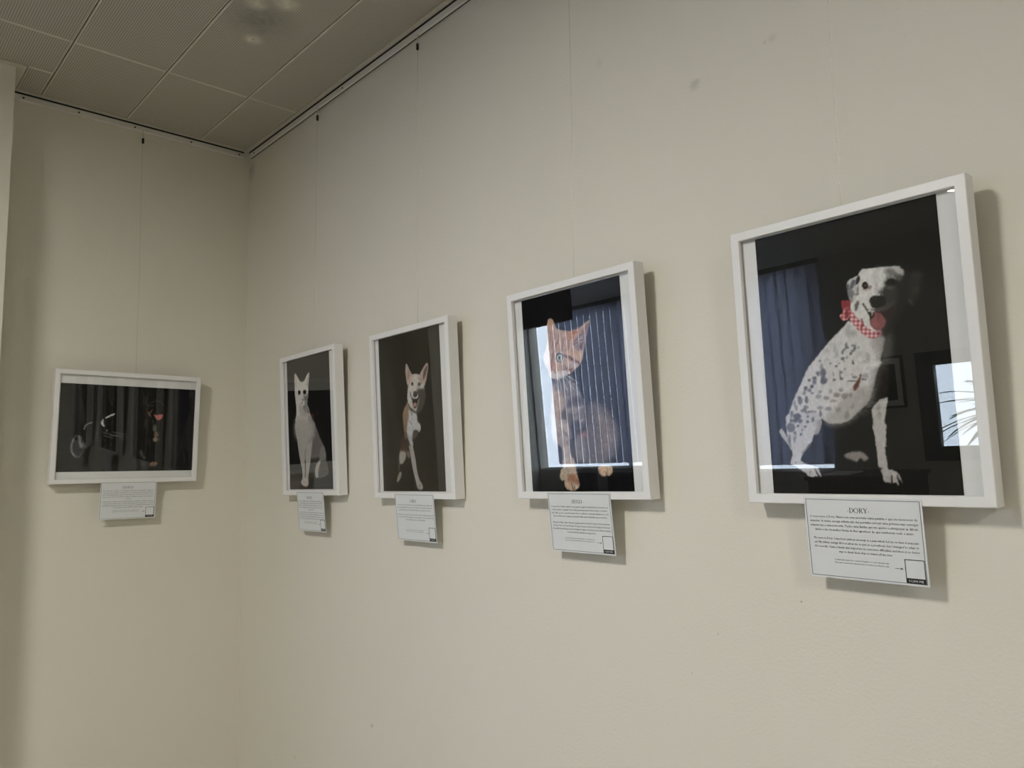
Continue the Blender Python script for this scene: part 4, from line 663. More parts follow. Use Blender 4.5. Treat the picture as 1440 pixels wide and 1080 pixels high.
('P',[(152.2,203.5),(144.9,192.9),(147,180.6),(158.8,172.2),(154.5,186.3),(153.2,197.5)],(212,210,200),2.5,1,1),
('L',[(155.6,150.9),(188.1,141.9),(220.9,135.5)],(98,95,90),3,0.8,4),
('L',[(159.8,138.6),(192.5,127.7)],(98,95,90),3,0.8,4),
('L',[(187.5,153.2),(231.4,144.3)],(98,95,90),3,0.8,4),
('L',[(181.2,138.1),(217.2,136.6)],(98,95,90),3,0.8,4),
('P',[(171.2,158.6),(170.3,155.9),(167.8,154.8),(165.3,155.8),(164.1,158.5),(165,161.1),(167.4,162.2),(170,161.2)],(110,108,104),2.5,1,1),
('P',[(234.8,134.9),(232.2,126.8),(225.2,123.4),(217.8,126.7),(214.4,134.7),(217,142.7),(224,146.1),(231.4,142.9)],(62,60,56),6,0.8,1),
('P',[(168.1,95),(167.2,89.7),(164.3,87.5),(161.2,89.7),(159.6,95),(160.6,100.2),(163.5,102.4),(166.6,100.3)],(60,58,55),5,0.7,1),
('P',[(309,255),(321,278.6),(343.5,285.3),(370.8,276.5),(379.7,253.4),(375.3,225.9),(347.1,213.5),(324,220.6)],(19,18,17),7,0.9,1),
('L',[(316.3,259.1),(323.2,272.9),(343.6,282.6),(363,278.2),(376.1,263)],(74,71,66),4,0.8,4),
('P',[(312.4,239.6),(318.2,222.4),(329.9,216.2),(324.3,228.4),(333.3,246.1),(326.7,242),(319.5,234.1)],(124,98,74),3,0.9,1),
('P',[(332.9,261.6),(332,259.6),(329.6,258.8),(327.2,259.5),(326.1,261.4),(327,263.3),(329.3,264.2),(331.8,263.5)],(96,86,72),2.5,0.8,1),
('P',[(321.6,251.5),(320.9,248.8),(318.8,247.6),(316.6,248.6),(315.6,251.3),(316.3,254.1),(318.4,255.3),(320.6,254.2)],(70,60,50),3,0.7,1),
('P',[(338.1,225.7),(348.5,224.4),(357.9,227),(371.8,226.6),(370.8,214.8),(358.3,203.3),(348.1,209.6)],(196,116,118),2.5,1,1),
('L',[(355,223.4),(356.6,207.9)],(150,80,84),2.5,0.7,3),
('P',[(351.2,170.9),(349.5,159.9),(344.3,155.3),(338.7,159.7),(336,170.6),(337.6,181.6),(342.8,186.2),(348.4,181.8)],(112,104,90),5,0.9,1),
('P',[(360.5,145.8),(358.2,137),(351.9,133.3),(345.3,136.9),(342.2,145.6),(344.4,154.4),(350.7,158.1),(357.3,154.5)],(132,112,90),4,0.9,1),
('P',[(357.6,126),(355.3,118.8),(349,115.9),(342.4,118.8),(339.4,125.8),(341.7,133),(348,136),(354.6,133.1)],(160,138,114),4,0.9,1),
('P',[(365.6,126.4),(364.6,120.9),(361.4,118.6),(358.1,120.9),(356.5,126.4),(357.5,131.8),(360.7,134.2),(364,131.9)],(90,78,64),4,0.7,1),
('P',[(341.9,195.9),(340.7,188.8),(337.1,185.7),(333.2,188.6),(331.3,195.7),(332.5,202.8),(336.1,205.9),(340,203)],(70,66,56),5,0.6,1),
('P',[(329.9,28),(344.6,36.3),(360.8,31.6),(356.8,21.6),(336,20.3)],(138,110,86),4,1,1),
('P',[(304.3,71.2),(305.9,60.3),(303.2,54.8),(297.8,58.1),(292.9,68.1),(291.3,79),(294,84.4),(299.3,81.2)],(84,80,72),5,0.85,1),
('P',[(314.7,53.1),(313.5,50.1),(310.1,48.9),(306.6,50.2),(305,53.2),(306.3,56.1),(309.7,57.3),(313.2,56.1)],(104,98,88),3.5,0.8,1),
('P',[(317.7,32),(314.9,21.2),(307.2,16.8),(299.1,21.4),(295.3,32.2),(298,43),(305.7,47.4),(313.8,42.9)],(50,49,46),6,0.6,1),
]),
}

# ---------------------------------------------------------------- painting the photographic prints (flat prints: vertex colour on a sheet)
def smooth_poly(p, k=4):
    p = np.asarray(p, float); n = len(p); out = []
    for i in range(n):
        a, b, c, d = p[i-1], p[i], p[(i+1) % n], p[(i+2) % n]
        for t in np.arange(k)/k:
            out.append(.5*((2*b) + (c-a)*t + (2*a-5*b+4*c-d)*t*t + (3*b-a-3*c+d)*t**3))
    return np.array(out)
def seg_dist(X, Y, p, q):
    d = q-p; L = max(d@d, 1e-9)
    t = np.clip(((X-p[0])*d[0] + (Y-p[1])*d[1])/L, 0, 1)
    return np.hypot(X-p[0]-t*d[0], Y-p[1]-t*d[1])
def poly_sd(X, Y, P):
    dist = np.full(X.shape, 1e9); inside = np.zeros(X.shape, bool)
    n = len(P)
    for i in range(n):
        p, q = P[i], P[(i+1) % n]
        dist = np.minimum(dist, seg_dist(X, Y, p, q))
        if p[1] != q[1]:
            cnd = (p[1] > Y) != (q[1] > Y)
            inside ^= cnd & (X < (q[0]-p[0])*(Y-p[1])/(q[1]-p[1]) + p[0])
    return np.where(inside, -dist, dist)
def value_noise(X, Y, s, seed):
    r = np.random.RandomState(seed); g = r.rand(64, 64)
    x, y = X/s, Y/s; i, j = np.floor(x).astype(int), np.floor(y).astype(int); u, v = x-i, y-j
    u, v = u*u*(3-2*u), v*v*(3-2*v)
    G = lambda a, b: g[a % 64, b % 64]
    return (G(i, j)*(1-u)+G(i+1, j)*u)*(1-v) + (G(i, j+1)*(1-u)+G(i+1, j+1)*u)*v
def paint(key, nx, ny, gain):
    Wm, Hm, bg, ops = ART[key]
    gx, gy = np.linspace(0, Wm, nx), np.linspace(0, Hm, ny); X, Y = np.meshgrid(gx, gy)
    img = np.zeros((ny, nx, 3)); img[:] = np.array(bg, float)
    fur = np.zeros((ny, nx))
    for op in ops:
        kind = op[0]
        if kind == 'CHK': pts, soft, al = np.array(op[1], float), 1.0, 1.0; pad = 4
        else: pts, soft, al = np.array(op[1], float), op[3], op[4]; pad = soft*2 + (op[5] if kind == 'L' else 0) + 4
        if kind in ('P', 'CHK') and (kind == 'CHK' or op[5]): P = smooth_poly(pts)
        else: P = pts
        x0, x1 = np.searchsorted(gx, P[:, 0].min()-pad), np.searchsorted(gx, P[:, 0].max()+pad)
        j0, j1 = np.searchsorted(gy, P[:, 1].min()-pad), np.searchsorted(gy, P[:, 1].max()+pad)
        if x1 <= x0 or j1 <= j0: continue
        sx, sy = X[j0:j1, x0:x1], Y[j0:j1, x0:x1]
        if kind == 'L':
            dd = np.full(sx.shape, 1e9)
            for i in range(len(P)-1): dd = np.minimum(dd, seg_dist(sx, sy, P[i], P[i+1]))
            sd = dd - op[5]/2
        else: sd = poly_sd(sx, sy, P)
        sd = sd + (value_noise(sx, sy, 3.1, 7)-.5)*min(soft, 4)*.8
        t = np.clip(.5 - sd/(2*soft), 0, 1); t = t*t*(3-2*t)*al
        if kind == 'CHK':
            s = op[4]; r = (sx*.8+sy*.6)/s, (sy*.8-sx*.6)/s
            ck = .5 + .5*np.sin(r[0]*math.pi)*np.sin(r[1]*math.pi)*1.6; ck = np.clip(ck, 0, 1)[..., None]
            col = np.array(op[2])*(1-ck) + np.array(op[3])*ck
        else: col = np.array(op[2], float)
        img[j0:j1, x0:x1] = img[j0:j1, x0:x1]*(1-t[..., None]) + col*t[..., None]
    na = {'dory': .35, 'matis': .35, 'lira': .5}.get(key, .85)
    nz = na*((value_noise(X, Y*.5, 2.0, 3)-.5)*.26 + (value_noise(X, Y*.7, 6, 5)-.5)*.16)
    img = img*(1+nz[..., None])
    return X/1000, Y/1000, np.clip(lin(np.clip(img, 0, 255))*gain, 0, .9)
m_print = bpy.data.materials.new('photo_print'); m_print.use_nodes = True
_nt = m_print.node_tree; _at = _nt.nodes.new('ShaderNodeVertexColor'); _at.layer_name = 'ink'
_b = _nt.nodes['Principled BSDF']; _nt.links.new(_at.outputs['Color'], _b.inputs['Base Color']); _b.inputs['Roughness'].default_value = .55; _b.inputs['Specular IOR Level'].default_value = .08
def print_mesh(key, nx, ny, gain, parent, cx, cz, y):
    X, Y, col = paint(key, nx, ny, gain)
    Wm, Hm = ART[key][0]/1000, ART[key][1]/1000
    co = np.stack([X-Wm/2+cx, np.full_like(X, y), Y-Hm/2+cz], -1).reshape(-1, 3)
    idx = np.arange(nx*ny).reshape(ny, nx)
    quads = np.stack([idx[:-1, :-1], idx[:-1, 1:], idx[1:, 1:], idx[1:, :-1]], -1).reshape(-1, 4)
    me = bpy.data.meshes.new('photo_print'); me.vertices.add(len(co)); me.vertices.foreach_set('co', co.ravel())
    me.loops.add(quads.size); me.loops.foreach_set('vertex_index', quads.ravel().astype(np.int32))
    me.polygons.add(len(quads)); me.polygons.foreach_set('loop_start', np.arange(0, quads.size, 4, dtype=np.int32)); me.polygons.foreach_set('loop_total', np.full(len(quads), 4, dtype=np.int32))
    me.update(calc_edges=True)
    ca = me.color_attributes.new('ink', 'FLOAT_COLOR', 'POINT')
    ca.data.foreach_set('color', np.concatenate([col.reshape(-1, 3), np.ones((len(co), 1))], 1).ravel())
    me.materials.append(m_print)
    o = bpy.data.objects.new('photo_print', me); C.objects.link(o); o.parent = parent; return o

# ---------------------------------------------------------------- framed pictures
FW, FH, FD, REC, FACE = .432, .538, .0354, .0126, .0178
def wall_matrix(wall, s, z, off, tilt, rl, h):
    if wall == 'right': m = Matrix.Translation((s, -off, z))
    else: m = Matrix.Translation((off, s, z)) @ Matrix.Rotation(math.pi/2, 4, 'Z')
    return m @ Matrix.Rotation(tilt, 4, 'X') @ Matrix.Translation((0, 0, h/2)) @ Matrix.Rotation(-rl, 4, 'Y') @ Matrix.Translation((0, 0, -h/2))
def rail_piece(w, h, side, parent):
    # one mitred frame rail with a rebate lip, cross-section swept between two 45 degree cuts
    D = FD; f = FACE
    prof = [(0, 0), (0, -D+.0012), (.0012, -D), (f-.001, -D), (f, -D+.001), (f, -D+REC-.0035), (f-.006, -D+REC-.0035), (f-.006, 0)]   # (distance from outer edge, y)
    cx, cz = w/2, h/2
    V = []
    for end in (0, 1):
        for (u, y) in prof:
            e = .00012
            if side in ('top', 'bottom'):
                x = (-cx+u+e) if end == 0 else (cx-u-e); z = (h-u) if side == 'top' else u
            else:
                z = (u+e) if end == 0 else (h-u-e); x = (-cx+u) if side == 'left' else (cx-u)
            V.append((x, y, z))
    n = len(prof)
    Fc = [(i, (i+1) % n, n+(i+1) % n, n+i) for i in range(n)] + [tuple(range(n)), tuple(range(n, 2*n))]
    return new_obj('frame_rail', V, Fc, m_frame, parent)
def picture(key, wall, s, z, off, tilt, rl, dx, dz, label, gain, nx, ny):
    w, h = (FW, FH) if wall == 'right' else (FH, FW)
    t = tag(empty('framed_photo', wall_matrix(wall, s, z, off, tilt, rl, h)), label, 'framed photo', 'white framed pet portraits')
    for sd in ('top', 'bottom', 'left', 'right'): rail_piece(w, h, sd, t)
    i = FACE-.006+.0008
    yp = -FD+REC
    box('glazing', -w/2+i, w/2-i, yp-.0034, yp-.0014, i, h-i, m_glass, t)
    sheet = box('paper_sheet', -w/2+i, w/2-i, yp, yp+.001, i, h-i, m_paper, t)
    print_mesh(key, nx, ny, gain, sheet, dx, h/2+dz, yp-.0004)
    box('backing_board', -w/2+i, w/2-i, yp+.0012, yp+.004, i, h-i, m_back, t)
    for sx in (-1, 1): box('wall_bumper', sx*(w/2-.012)-.005, sx*(w/2-.012)+.005, -.001, off-.0005, .004, .014, m_felt, t)
    box('hanger_plate', -.02, .02, yp+.004, -.001, h-.075, h-.055, m_screw, t)
    return t
R_ = 'white framed photo of '
PIC = {}
PIC['dory'] = picture('dory', 'right', 2.7277, 1.5278, .0145, .0417, -.0015, -.001, -.0007, R_+'a spotted dog wearing a red checked neckerchief', 1.62, 250, 374)
PIC['hugo'] = picture('hugo', 'right', 2.0474, 1.5275, .0098, .0470, .0086, -.0041, -.0024, R_+'a ginger kitten with one eye showing', 1.25, 216, 324)
PIC['lira'] = picture('lira', 'right', 1.3433, 1.5177, .0040, .0398, .0046, -.0101, .0028, R_+'a tan and white dog with upright ears', 1.6, 180, 270)
PIC['matis'] = picture('matis', 'right', .6849, 1.5204, .0070, .0396, .0087, -.0109, .0027, R_+'a white cat sitting upright', 1.8, 160, 240)
PIC['back'] = picture('back', 'back', -.4926, 1.5789, .0142, .0564, .0004, .0034, -.0042, R_+'a black dog with a wheeled cart, landscape format', 1.15, 290, 194)

# ---------------------------------------------------------------- hanging cords on the picture rails
def rail(name, wall, a, b, label, screws):
    # extruded channel: back plate, top lip and down-turned front lip
    th, zt, zb = .013, CEIL-.006, CEIL-.030
    if wall == 'right':
        prof = [(0, zt), (-th, zt), (-th, zb+.004), (-th+.003, zb), (-.003, zb), (-.003, zb+.006), (0, zb+.006)]
        V = [(x, p[0], p[1]) for x in (a, b) for p in prof]
    else:
        prof = [(0, zt), (th, zt), (th, zb+.004), (th-.003, zb), (.003, zb), (.003, zb+.006), (0, zb+.006)]
        V = [(p[0], y, p[1]) for y in (a, b) for p in prof]
    n = len(prof); Fc = [(i, (i+1) % n, n+(i+1) % n, n+i) for i in range(n)] + [tuple(range(n)), tuple(range(n, 2*n))]
    t = tag(empty(name), label, 'rail', 'picture hanging rails')
    new_obj('rail_channel', V, Fc, m_rail, t)
    if wall == 'right':
        box('gap_shade_strip', a, b, -.0158, -.0005, zt-.0005, CEIL+.004, m_black, t); box('underside_shade_strip', a, b, -.0095, -.0060, zb-.0012, zb+.001, m_black, t)  # black strips standing in for the shade lines above and below the rail
    else: box('gap_shade_strip', .0005, .0172, a, b, zt-.0005, CEIL+.004, m_black, t)  # black strip standing in for the shade above this rail
    for q in screws:
        if wall == 'right': tube('screw', [(q, -th+.001, CEIL-.018), (q, -th-.0015, CEIL-.018)], .0038, m_screw, t)
        else: tube('screw', [(th-.001, q, CEIL-.018), (th+.0015, q, CEIL-.018)], .0038, m_screw, t)
    return t
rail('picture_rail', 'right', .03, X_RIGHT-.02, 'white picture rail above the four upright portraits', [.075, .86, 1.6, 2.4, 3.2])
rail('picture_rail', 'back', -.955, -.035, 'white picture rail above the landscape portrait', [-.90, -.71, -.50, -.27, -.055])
def cord(wall, s, ztop_frame, ydist, label):
    t = tag(empty('hanging_cord'), label, 'cord', 'clear hanging cords')
    P = (lambda u, d, z: (u, -d, z)) if wall == 'right' else (lambda u, d, z: (d, u, z))
    tube('pin', [P(s, .0155, CEIL-.026), P(s, .0165, CEIL-.040), P(s, .016, CEIL-.062)], .0016, m_trim, t)
    tube('cord_grip', [P(s, .016, CEIL-.058), P(s, .016, CEIL-.061), P(s, .016, CEIL-.078), P(s, .016, CEIL-.081)], [.003, .0048, .0048, .003], m_black, t, 10)
    z0, z1 = CEIL-.08, ztop_frame-.062
    pts = []
    for i in range(13):
        q = i/12; z = z0+(z1-z0)*q
        pts.append(P(s+.0012*math.sin(q*7+s*5), .016+(ydist-.016)*q, z))
    tube('nylon_line', pts, .0011, m_nylon, t, 8)
cord('right', 2.722, 2.065, .0325, 'clear nylon cord holding the spotted dog portrait')
cord('right', 2.040, 2.065, .0305, 'clear nylon cord holding the ginger kitten portrait')
cord('right', 1.352, 2.055, .0210, 'clear nylon cord holding the tan and white dog portrait')
cord('right', .672, 2.058, .0240, 'clear nylon cord holding the white cat portrait')
cord('back', -.468, 2.010, .0340, 'clear nylon cord holding the black dog portrait')

# ---------------------------------------------------------------- label cards
def text_mesh(name, lines, size, m, parent, x, z, y, align='CENTER', shear=0.0, pitch=None, wfit=None):
    """flat lettering; each line is centred (or fitted to a width) and all lines are one printed paragraph"""
    parts = []
    for i, ln in enumerate(lines):
        cu = bpy.data.curves.new('lettering', 'FONT'); cu.body = ln; cu.size = size; cu.align_x = align; cu.shear = shear; cu.resolution_u = 1; cu.fill_mode = 'FRONT'
        ob = bpy.data.objects.new('lettering', cu); C.objects.link(ob)
        bpy.context.view_layer.update()
        me = bpy.data.meshes.new_from_object(ob.evaluated_get(bpy.context.evaluated_depsgraph_get()))
        vs = [v.co.copy() for v in me.vertices]; fs = [tuple(p.vertices) for p in me.polygons]
        bpy.data.objects.remove(ob); bpy.data.curves.remove(cu); bpy.data.meshes.remove(me)
        if not vs: continue
        sc = 1.0
        if wfit and wfit[i]:
            ww = max(v.x for v in vs)-min(v.x for v in vs); sc = wfit[i]/ww
        parts.append(([(x+v.x*sc, y, z-(pitch or size)*i+v.y) for v in vs], fs))
    V, Fc = merged(parts)
    me = bpy.data.meshes.new(name); me.from_pydata(V, [], Fc); me.materials.append(m)
    o = bpy.data.objects.new(name, me); C.objects.link(o); o.parent = parent; return o
CW, CH = .2065, .1455
def serif_title(name, word, height, width, m, parent, x, z, y):
    """roman capitals with thick stems, thin strokes and serifs, built as flat strokes"""
    T, N, S = .135, .052, .045
    def seg(p, q, w):
        p, q = Vector(p), Vector(q); d = (q-p).normalized(); n_ = Vector((-d.y, d.x))*w/2
        return [tuple(p+n_), tuple(p-n_), tuple(q-n_), tuple(q+n_)], [(0, 1, 2, 3)]
    def stem(cx, b=0.0, t=1.0, w=T): return [seg((cx, b), (cx, t), w), seg((cx-.15, b+S/2), (cx+.15, b+S/2), S), seg((cx-.15, t-S/2), (cx+.15, t-S/2), S)]
    def arc(cx, cy, rx, ry, a0, a1, wt, wn, k=20):
        V, Fc = [], []
        for i in range(k+1):
            a = math.radians(a0+(a1-a0)*i/k); h = (wn+(wt-wn)*abs(math.cos(a))**1.5)/2
            V += [(cx+(rx-h)*math.cos(a), cy+(ry-h)*math.sin(a)), (cx+(rx+h)*math.cos(a), cy+(ry+h)*math.sin(a))]
        for i in range(k): Fc.append((2*i, 2*i+1, 2*i+3, 2*i+2))
        return V, Fc
    def foot(cx, b=True): zz = S/2 if b else 1-S/2; return seg((cx-.14, zz), (cx+.14, zz), S)
    G_ = {'D': (.86, stem(.2)+[arc(.25, .5, .54, .475, -90, 90, T, N)]), 'O': (.98, [arc(.49, .5, .42, .475, 0, 360, T, N, 32)]), 'R': (.82, stem(.2)+[arc(.28, .745, .33, .23, -90, 90, T, N), seg((.36, .52), (.72, .02), T), foot(.72)]),
          'Y': (.80, [seg((.12, .98), (.42, .45), T), seg((.70, .98), (.42, .45), N), seg((.41, 0), (.41, .48), T), foot(.41), foot(.12, False), foot(.70, False)]), 'H': (.96, stem(.2)+stem(.76)+[seg((.2, .52), (.76, .52), N)]),
          'U': (.88, [seg((.2, .35), (.2, 1), T), seg((.70, .35), (.70, 1), N), arc(.45, .36, .25, .34, 180, 360, .10, N), foot(.2, False), foot(.70, False)]), 'G': (.94, [arc(.48, .5, .40, .475, 40, 330, T, N, 28), seg((.80, .10), (.80, .45), T*.9), seg((.66, .44), (.92, .44), S)]),
          'L': (.70, stem(.2)+[seg((.2, S/2), (.66, S/2), S), seg((.65, 0), (.65, .2), S)]), 'I': (.40, stem(.2)), 'A': (.84, [seg((.42, 1), (.12, .02), N), seg((.40, 1), (.72, .02), T), seg((.2, .36), (.62, .36), N), foot(.12), foot(.74)]),
          'M': (1.1, [seg((.18, 0), (.18, 1), N), seg((.18, .98), (.55, .1), T), seg((.55, .1), (.9, .98), N), seg((.9, 0), (.9, 1), T), foot(.18), foot(.9)]), 'T': (.76, stem(.38)+[seg((.04, .975), (.72, .975), S), seg((.05, .8), (.05, 1), S), seg((.71, .8), (.71, 1), S)]),
          'S': (.62, [arc(.31, .74, .22, .22, 20, 270, .10, .08), arc(.31, .26, .24, .24, -160, 90, .10, .08)]), 'Q': (.98, [arc(.49, .5, .42, .475, 0, 360, T, N, 32), seg((.5, .1), (.95, -.16), .09)]), 'C': (.86, [arc(.48, .5, .40, .475, 42, 318, T, N, 28), seg((.78, .72), (.80, .95), S)]), '-': (.36, [seg((.06, .26), (.30, .34), .06)])}
    parts, cur = [], 0.0
    for ch in word:
        adv, st = G_[ch]
        for v, f_ in st: parts.append(([(cur+q[0], q[1]) for q in v], f_))
        cur += adv+.04
    k = width/cur
    V, Fc = merged([([(x+(q[0]-cur/2)*k, y, z+q[1]*height) for q in v], f_) for v, f_ in parts])
    me = bpy.data.meshes.new(name); me.from_pydata(V, [], Fc); me.materials.append(m)
    o = bpy.data.objects.new(name, me); C.objects.link(o); o.parent = parent; return o
def card(pic, u0, ztop, lean, rl, title, pt, en, note, fits, label):
    """A5 card taped to the lower rail of a frame; u0 = centre along the frame, ztop = top above the frame's lower edge"""
    base = pic.matrix_world @ Matrix.Translation((u0, -FD-.0016, ztop)) @ Matrix.Rotation(lean, 4, 'X') @ Matrix.Rotation(rl, 4, 'Y')
    t = tag(empty('label_card', base), label, 'label card', 'printed cards under the portraits')
    w, h = CW/2, CH
    n = 10; V = []; Fc = []
    for k, yy in enumerate((0, -.0005)):
        for i in range(n+1):
            q = i/n; cv = .0016*math.sin(q*math.pi)*(-1)
            V += [(-w, yy, -h*q), (w, yy, -h*q)]
    m_ = 2*(n+1)
    for i in range(n):
        Fc += [(2*i, 2*i+1, 2*i+3, 2*i+2), (m_+2*i, m_+2*i+2, m_+2*i+3, m_+2*i+1), (2*i, 2*i+2, m_+2*i+2, m_+2*i), (2*i+1, m_+2*i+1, m_+2*i+3, 2*i+3)]
    Fc += [(0, m_, m_+1, 1), (2*n, 2*n+1, m_+2*n+1, m_+2*n)]
    new_obj('card_sheet', V, Fc, m_card, t)
    y = -.0008; e = .0034; b = .0007
    rects = [(-w+e, w-e, -e-b, -e), (-w+e, w-e, -h+e, -h+e+b), (-w+e, -w+e+b, -h+e, -e), (w-e-b, w-e, -h+e, -e)]
    new_obj('border_line', *merged([boxvf(r[0], r[1], y, y+.0003, r[2], r[3]) for r in rects]), m_ink, t)
    serif_title('title', title, .0088, .0400 if len(title) < 7 else .046, m_ink, t, -.004, -.0265, y)
    pz = fits['p']; ez = fits['e']
    text_mesh('paragraph', pt, .0058, m_ink, t, 0, -pz, y, pitch=.0079, wfit=fits['pw'])
    text_mesh('paragraph', en, .0056, m_ink, t, .001, -ez, y, shear=.25, pitch=.0077, wfit=fits['ew'])
    text_mesh('small_note', note, .0040, m_inkg, t, -.007, -.1125, y, pitch=.0052, wfit=[.095, .095])
    # arrow and the scan box (its code panel is left blank)
    new_obj('arrow', [(.050, y, -.1180), (.0600, y, -.1180), (.0600, y, -.1187), (.050, y, -.1187), (.0595, y, -.1165), (.0640, y, -.11835), (.0595, y, -.1202)], [(0, 1, 2, 3), (4, 5, 6)], m_inkg, t)
    x0, x1, z1, z0 = .0665, .0985, -.1015, -.1415
    bx = new_obj('scan_box', *merged([boxvf(x0, x1, y, y+.0003, z1-.0012, z1), boxvf(x0, x0+.0012, y, y+.0003, z0, z1), boxvf(x1-.0012, x1, y, y+.0003, z0, z1), boxvf(x0, x1, y, y+.0003, z0, z0+.0085)]), m_ink, t)
    text_mesh('scan_text', ['SCAN ME'], .0055, m_card, bx, (x0+x1)/2, z0+.0023, y-.0003, wfit=[.0235])
    return t
NOTE = ['Se quiser saber mais sobre o projeto fotográfico ou o meu adoptante siga:', 'If you want to know more about us and our owners you will please scan:']
full = .188
card(PIC['dory'], .002, .0125, .055, .008, '-DORY-',
     ['O meu nome é Dory. Nasci com uma anomalia numa patinha o que me levou a ter de', 'amputar. A minha energia infinita não me permitiu colocar uma prótese mas consegui', 'adaptar-me a esta nova vida. Tenho uma família que me ajudou a ultrapassar as dificul-', 'dades e não há melhor forma de lhes agradecer do que retribuindo todo o amor.'],
     ['My name is Dory. I was born with an anomaly in a paw which led me to have it amputat-', 'ed. My infinite energy did not allow me to put on a prosthesis, but I managed to adapt to', 'this new life. I have a family that helped me to overcome difficulties and there is no better', 'way to thank them than to return all the love.'], NOTE,
     dict(p=.0365, e=.0755, pw=[full, full, full, .172], ew=[.184, .182, .183, .093]), 'white card titled DORY under the spotted dog portrait')
card(PIC['hugo'], -.002, .0165, .055, .006, '-HUGO-',
     ['O meu nome é Hugo, quando era pequenino alguém decidiu livrar-se de mim e de', 'mim deixar no quintal. Uma tarde perdi uma das minhas patas e a minha', 'mãe. Não posso o mundo deixar de ter cuidado e consegui adaptar-me e de', 'viver a minha vida cuidada recebendo muito amor da família que me adotou.'],
     ['My name is Hugo, when I was just a puppy someone decided to get rid of me and threw', 'me away. There I lost my left paw. One leg of us gone and the world changed. Fortunately', 'the world stopped being cruel and I managed to adapt to it well, but now endlessly receiving a', 'lot of love from the family who adopted me.'], NOTE,
     dict(p=.0365, e=.0755, pw=[.186, .178, .186, .176], ew=[.186, .187, .190, .092]), 'white card titled HUGO under the ginger kitten portrait')
card(PIC['lira'], .009, .0155, .055, .004, '-LIRA-',
     ['O meu nome é Lira, nasci na rua e uma armadilha prendeu a minha pata', 'mas fui resgatada e fiquei com três. Agora vivo na minha casa nova.', 'Sou muito feliz com a minha família que me adora com tudo.'],
     ['My name is Lira, I was born in the street and a trap caught my paw and', 'rescued. Now I live happily on three legs, I run and jump in my', 'new and happy home with my family.'], NOTE,
     dict(p=.0365, e=.0665, pw=[.186, .184, .168], ew=[.186, .188, .102]), 'white card titled LIRA under the tan and white dog portrait')
card(PIC['matis'], .005, .0135, .055, .008, '-MATYS-',
     ['O meu nome é Matys, nasci com uma malformação numa patinha e por', 'isso fui abandonado quando era pequenino. A minha nova família', 'deu-me a oportunidade de ser feliz e hoje salto e brinco como', 'todos os outros gatos e nunca mais me faltou o amor e nem um', 'dia de carinho.'],
     ['My name is Matys, I was born with a malformation in a paw and so', 'I was abandoned when I was little. My new family gave me the chance', 'to be happy and today I jump and play like all the other cats and', 'I have never again lacked the love of a home and a family.'], NOTE,
     dict(p=.0365, e=.0785, pw=[.186, .176, .184, .180, .05], ew=[.184, .184, .184, .184]), 'white card titled MATYS under the white cat portrait')
card(PIC['back'], .0085, .0040, .03, .006, '-QUICO-',
     ['O meu nome é Quico. Um acidente deixou-me sem andar e fiquei na', 'rua até ser recolhido. A minha dona não desistiu de mim e fez tudo por', 'mim. Com fisioterapia e muito carinho aprendi a andar com rodas e já corro', 'mais que os outros cães. Tenho a melhor vida que podia ter, com passeios e', 'mimos.'],
     ['My name is Quico. An accident left me unable to walk and I was', 'on the street until I was rescued. My owner did not give up on me and', 'with physiotherapy and a lot of love I learned to walk with wheels and now', 'I run faster than all the other dogs.'], NOTE,
     dict(p=.0365, e=.0785, pw=[.184, .184, .186, .186, .02], ew=[.184, .186, .186, .11]), 'white card titled QUICO under the landscape black dog portrait')

# ---------------------------------------------------------------- the rest of the room, seen mirrored in the picture glass
t = tag(empty('vertical_blind', Matrix.Translation((0, Y_OPP+.11, 0))), 'blue grey vertical slat blind drawn across the wide window', 'blind')
box('headrail', -3.55, .05, -.02, .025, 2.995, 3.045, m_alu, t, .003)
def slat_mesh(w, zb, zt):
    V, Fc = [], []; n = 6          # one woven sheet, bowed across its width
    for z in (zb, zt):
        for i in range(n+1):
            u = (i/n-.5)*w; V.append((u, .012*(1-(2*u/w)**2), z))
    for i in range(n): Fc.append((i, i+1, n+2+i, n+1+i))
    return V, Fc
sl = None
for i in range(34):
    x = -3.475 + i*.1048
    if sl is None: o = sl = new_obj('blind_slat', *slat_mesh(.1255, 1.128, 2.998), m_slat, t, True)
    else: o = sl.copy(); C.objects.link(o); o.parent = t
    o.location = (x, 0, 0); o.rotation_euler.z = math.radians(12.0 + 1.0*math.sin(i*2.3))
# ceiling-hung display
t = tag(empty('ceiling_display', Matrix.Translation((-1.36, -3.25, CEIL))), 'black flat display hanging from the ceiling on a short pole', 'display')
box('display_body', -.46, .46, -.03, .03, -.57, -.03, m_black, t, .006); box('screen', -.445, .445, .0305, .032, -.555, -.045, m_screen, t)
tube('mount_pole', [(0, -.05, -.30), (0, -.05, .0)], .02, m_black, t, 12); box('mount_plate', -.1, .1, -.12, .02, -.012, .0, m_black, t)
# black-framed picture between the windows
t = tag(empty('wall_picture', Matrix.Translation((.48, Y_OPP, 1.60))), 'dark framed picture with pale mat between the two windows', 'picture')
w, h = .19, .46
for s in (-1, 1):
    box('picture_frame', s*w-(.022 if s > 0 else 0), s*w+(.022 if s < 0 else 0), 0, .025, 0, h, m_black, t); box('picture_frame', -w, w, 0, .025, h-.022 if s > 0 else 0, h if s > 0 else .022, m_black, t)
box('mat_board', -w+.02, w-.02, 0, .012, .02, h-.02, m_paper, t); box('picture_print', -w+.07, w-.07, .010, .0135, .07, h-.07, m_navy, t)
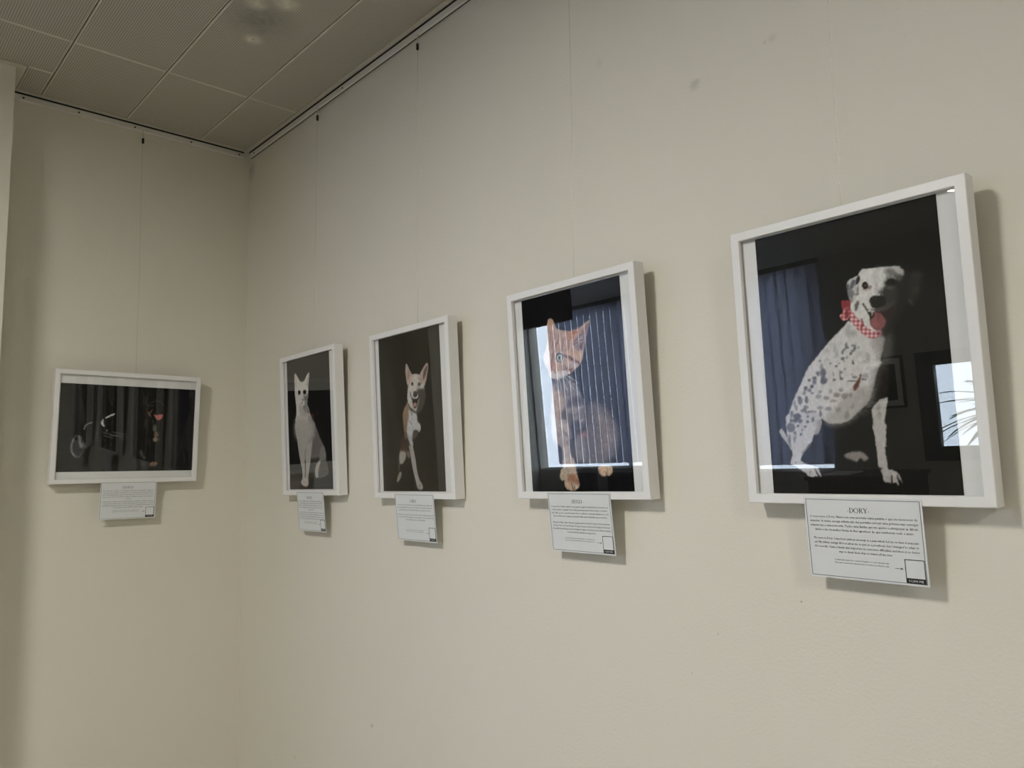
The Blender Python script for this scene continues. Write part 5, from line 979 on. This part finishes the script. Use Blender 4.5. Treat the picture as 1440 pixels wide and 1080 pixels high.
# sideboard with paper tray
t = tag(empty('sideboard', Matrix.Translation((.60, -4.95, 0))), 'dark brown wooden sideboard below the framed picture', 'cabinet')
box('carcass', -.36, .36, -.28, .28, .06, 1.08, m_dkwood, t, .004); box('top', -.38, .38, -.30, .30, 1.08, 1.11, m_dkwood, t, .004); box('plinth', -.33, .33, -.25, .25, 0, .06, m_black, t)
for s in (-1, 1):
    dd = box('door', -.345 if s < 0 else .004, -.004 if s < 0 else .345, .279, .297, .09, 1.05, m_dkwood, t, .003); tube('handle', [(s*.04, .312, .55), (s*.04, .312, .70)], .006, m_alu, dd)
o = tag(new_obj('paper_stack', *merged([boxvf(-.105, .105, -.148, .148, .0025*i, .0025*i+.0024) for i in range(4)]), m_paper), 'small stack of white paper on the brown sideboard', 'paper'); o.location = (.42, -4.92, 1.11)
# navy high-backed chairs along the window wall
def chair(x, label):
    t = tag(empty('waiting_chair', Matrix.Translation((x, -5.25, 0))), label, 'chair', 'navy chairs under the blind window')
    box('seat', -.25, .25, -.22, .26, .40, .50, m_navy, t, .02); box('backrest', -.25, .25, -.28, -.20, .46, 1.03, m_navy, t, .02)
    for sx in (-1, 1):
        for sy in (-.2, .22): tube('leg', [(sx*.22, sy, 0), (sx*.22, sy, .41)], .014, m_alu, t)
        tube('armrest', [(sx*.265, -.21, .66), (sx*.265, .2, .66), (sx*.265, .22, .48)], .014, m_alu, t)
for x, l in ((-3.05, 'navy chair under the blind window, furthest from the sideboard'), (-2.35, 'navy chair under the blind window, between its two twins'), (-.95, 'navy chair under the blind window, nearest the sideboard')): chair(x, l)
# palm outside the small window
random.seed(4)
t = tag(empty('palm_plant', Matrix.Translation((1.22, Y_OPP-1.02, -.13))), 'green palm with long leaves standing outside the small window', 'plant')
box('planter', -.2, .2, -.2, .2, 0, .7, m_pot, t, .01); tube('stem', [(0, 0, .6), (.02, 0, 1.65)], .03, m_dkwood, t)
for i in range(110):
    a_ = random.uniform(0, 2*math.pi); ln = random.uniform(.45, .80); el = random.uniform(.0, 1.25); V = []; Fc = []; n = 8
    for k in range(n+1):
        q = k/n; r = ln*q*math.cos(el*(1-.2*q)); z = 1.60 + ln*q*math.sin(el) - .40*ln*q*q
        wd = .046*math.sin(math.pi*min(1, q*.92+.06))
        px, py = -math.sin(a_)*wd, math.cos(a_)*wd; cx, cy = .02+math.cos(a_)*r, math.sin(a_)*r
        V += [(cx-px, cy-py, z), (cx, cy, z-.008), (cx+px, cy+py, z)]
    for k in range(n): Fc += [(3*k, 3*k+1, 3*k+4, 3*k+3), (3*k+1, 3*k+2, 3*k+5, 3*k+4)]
    new_obj('leaf', V, Fc, m_leaf, t, True)
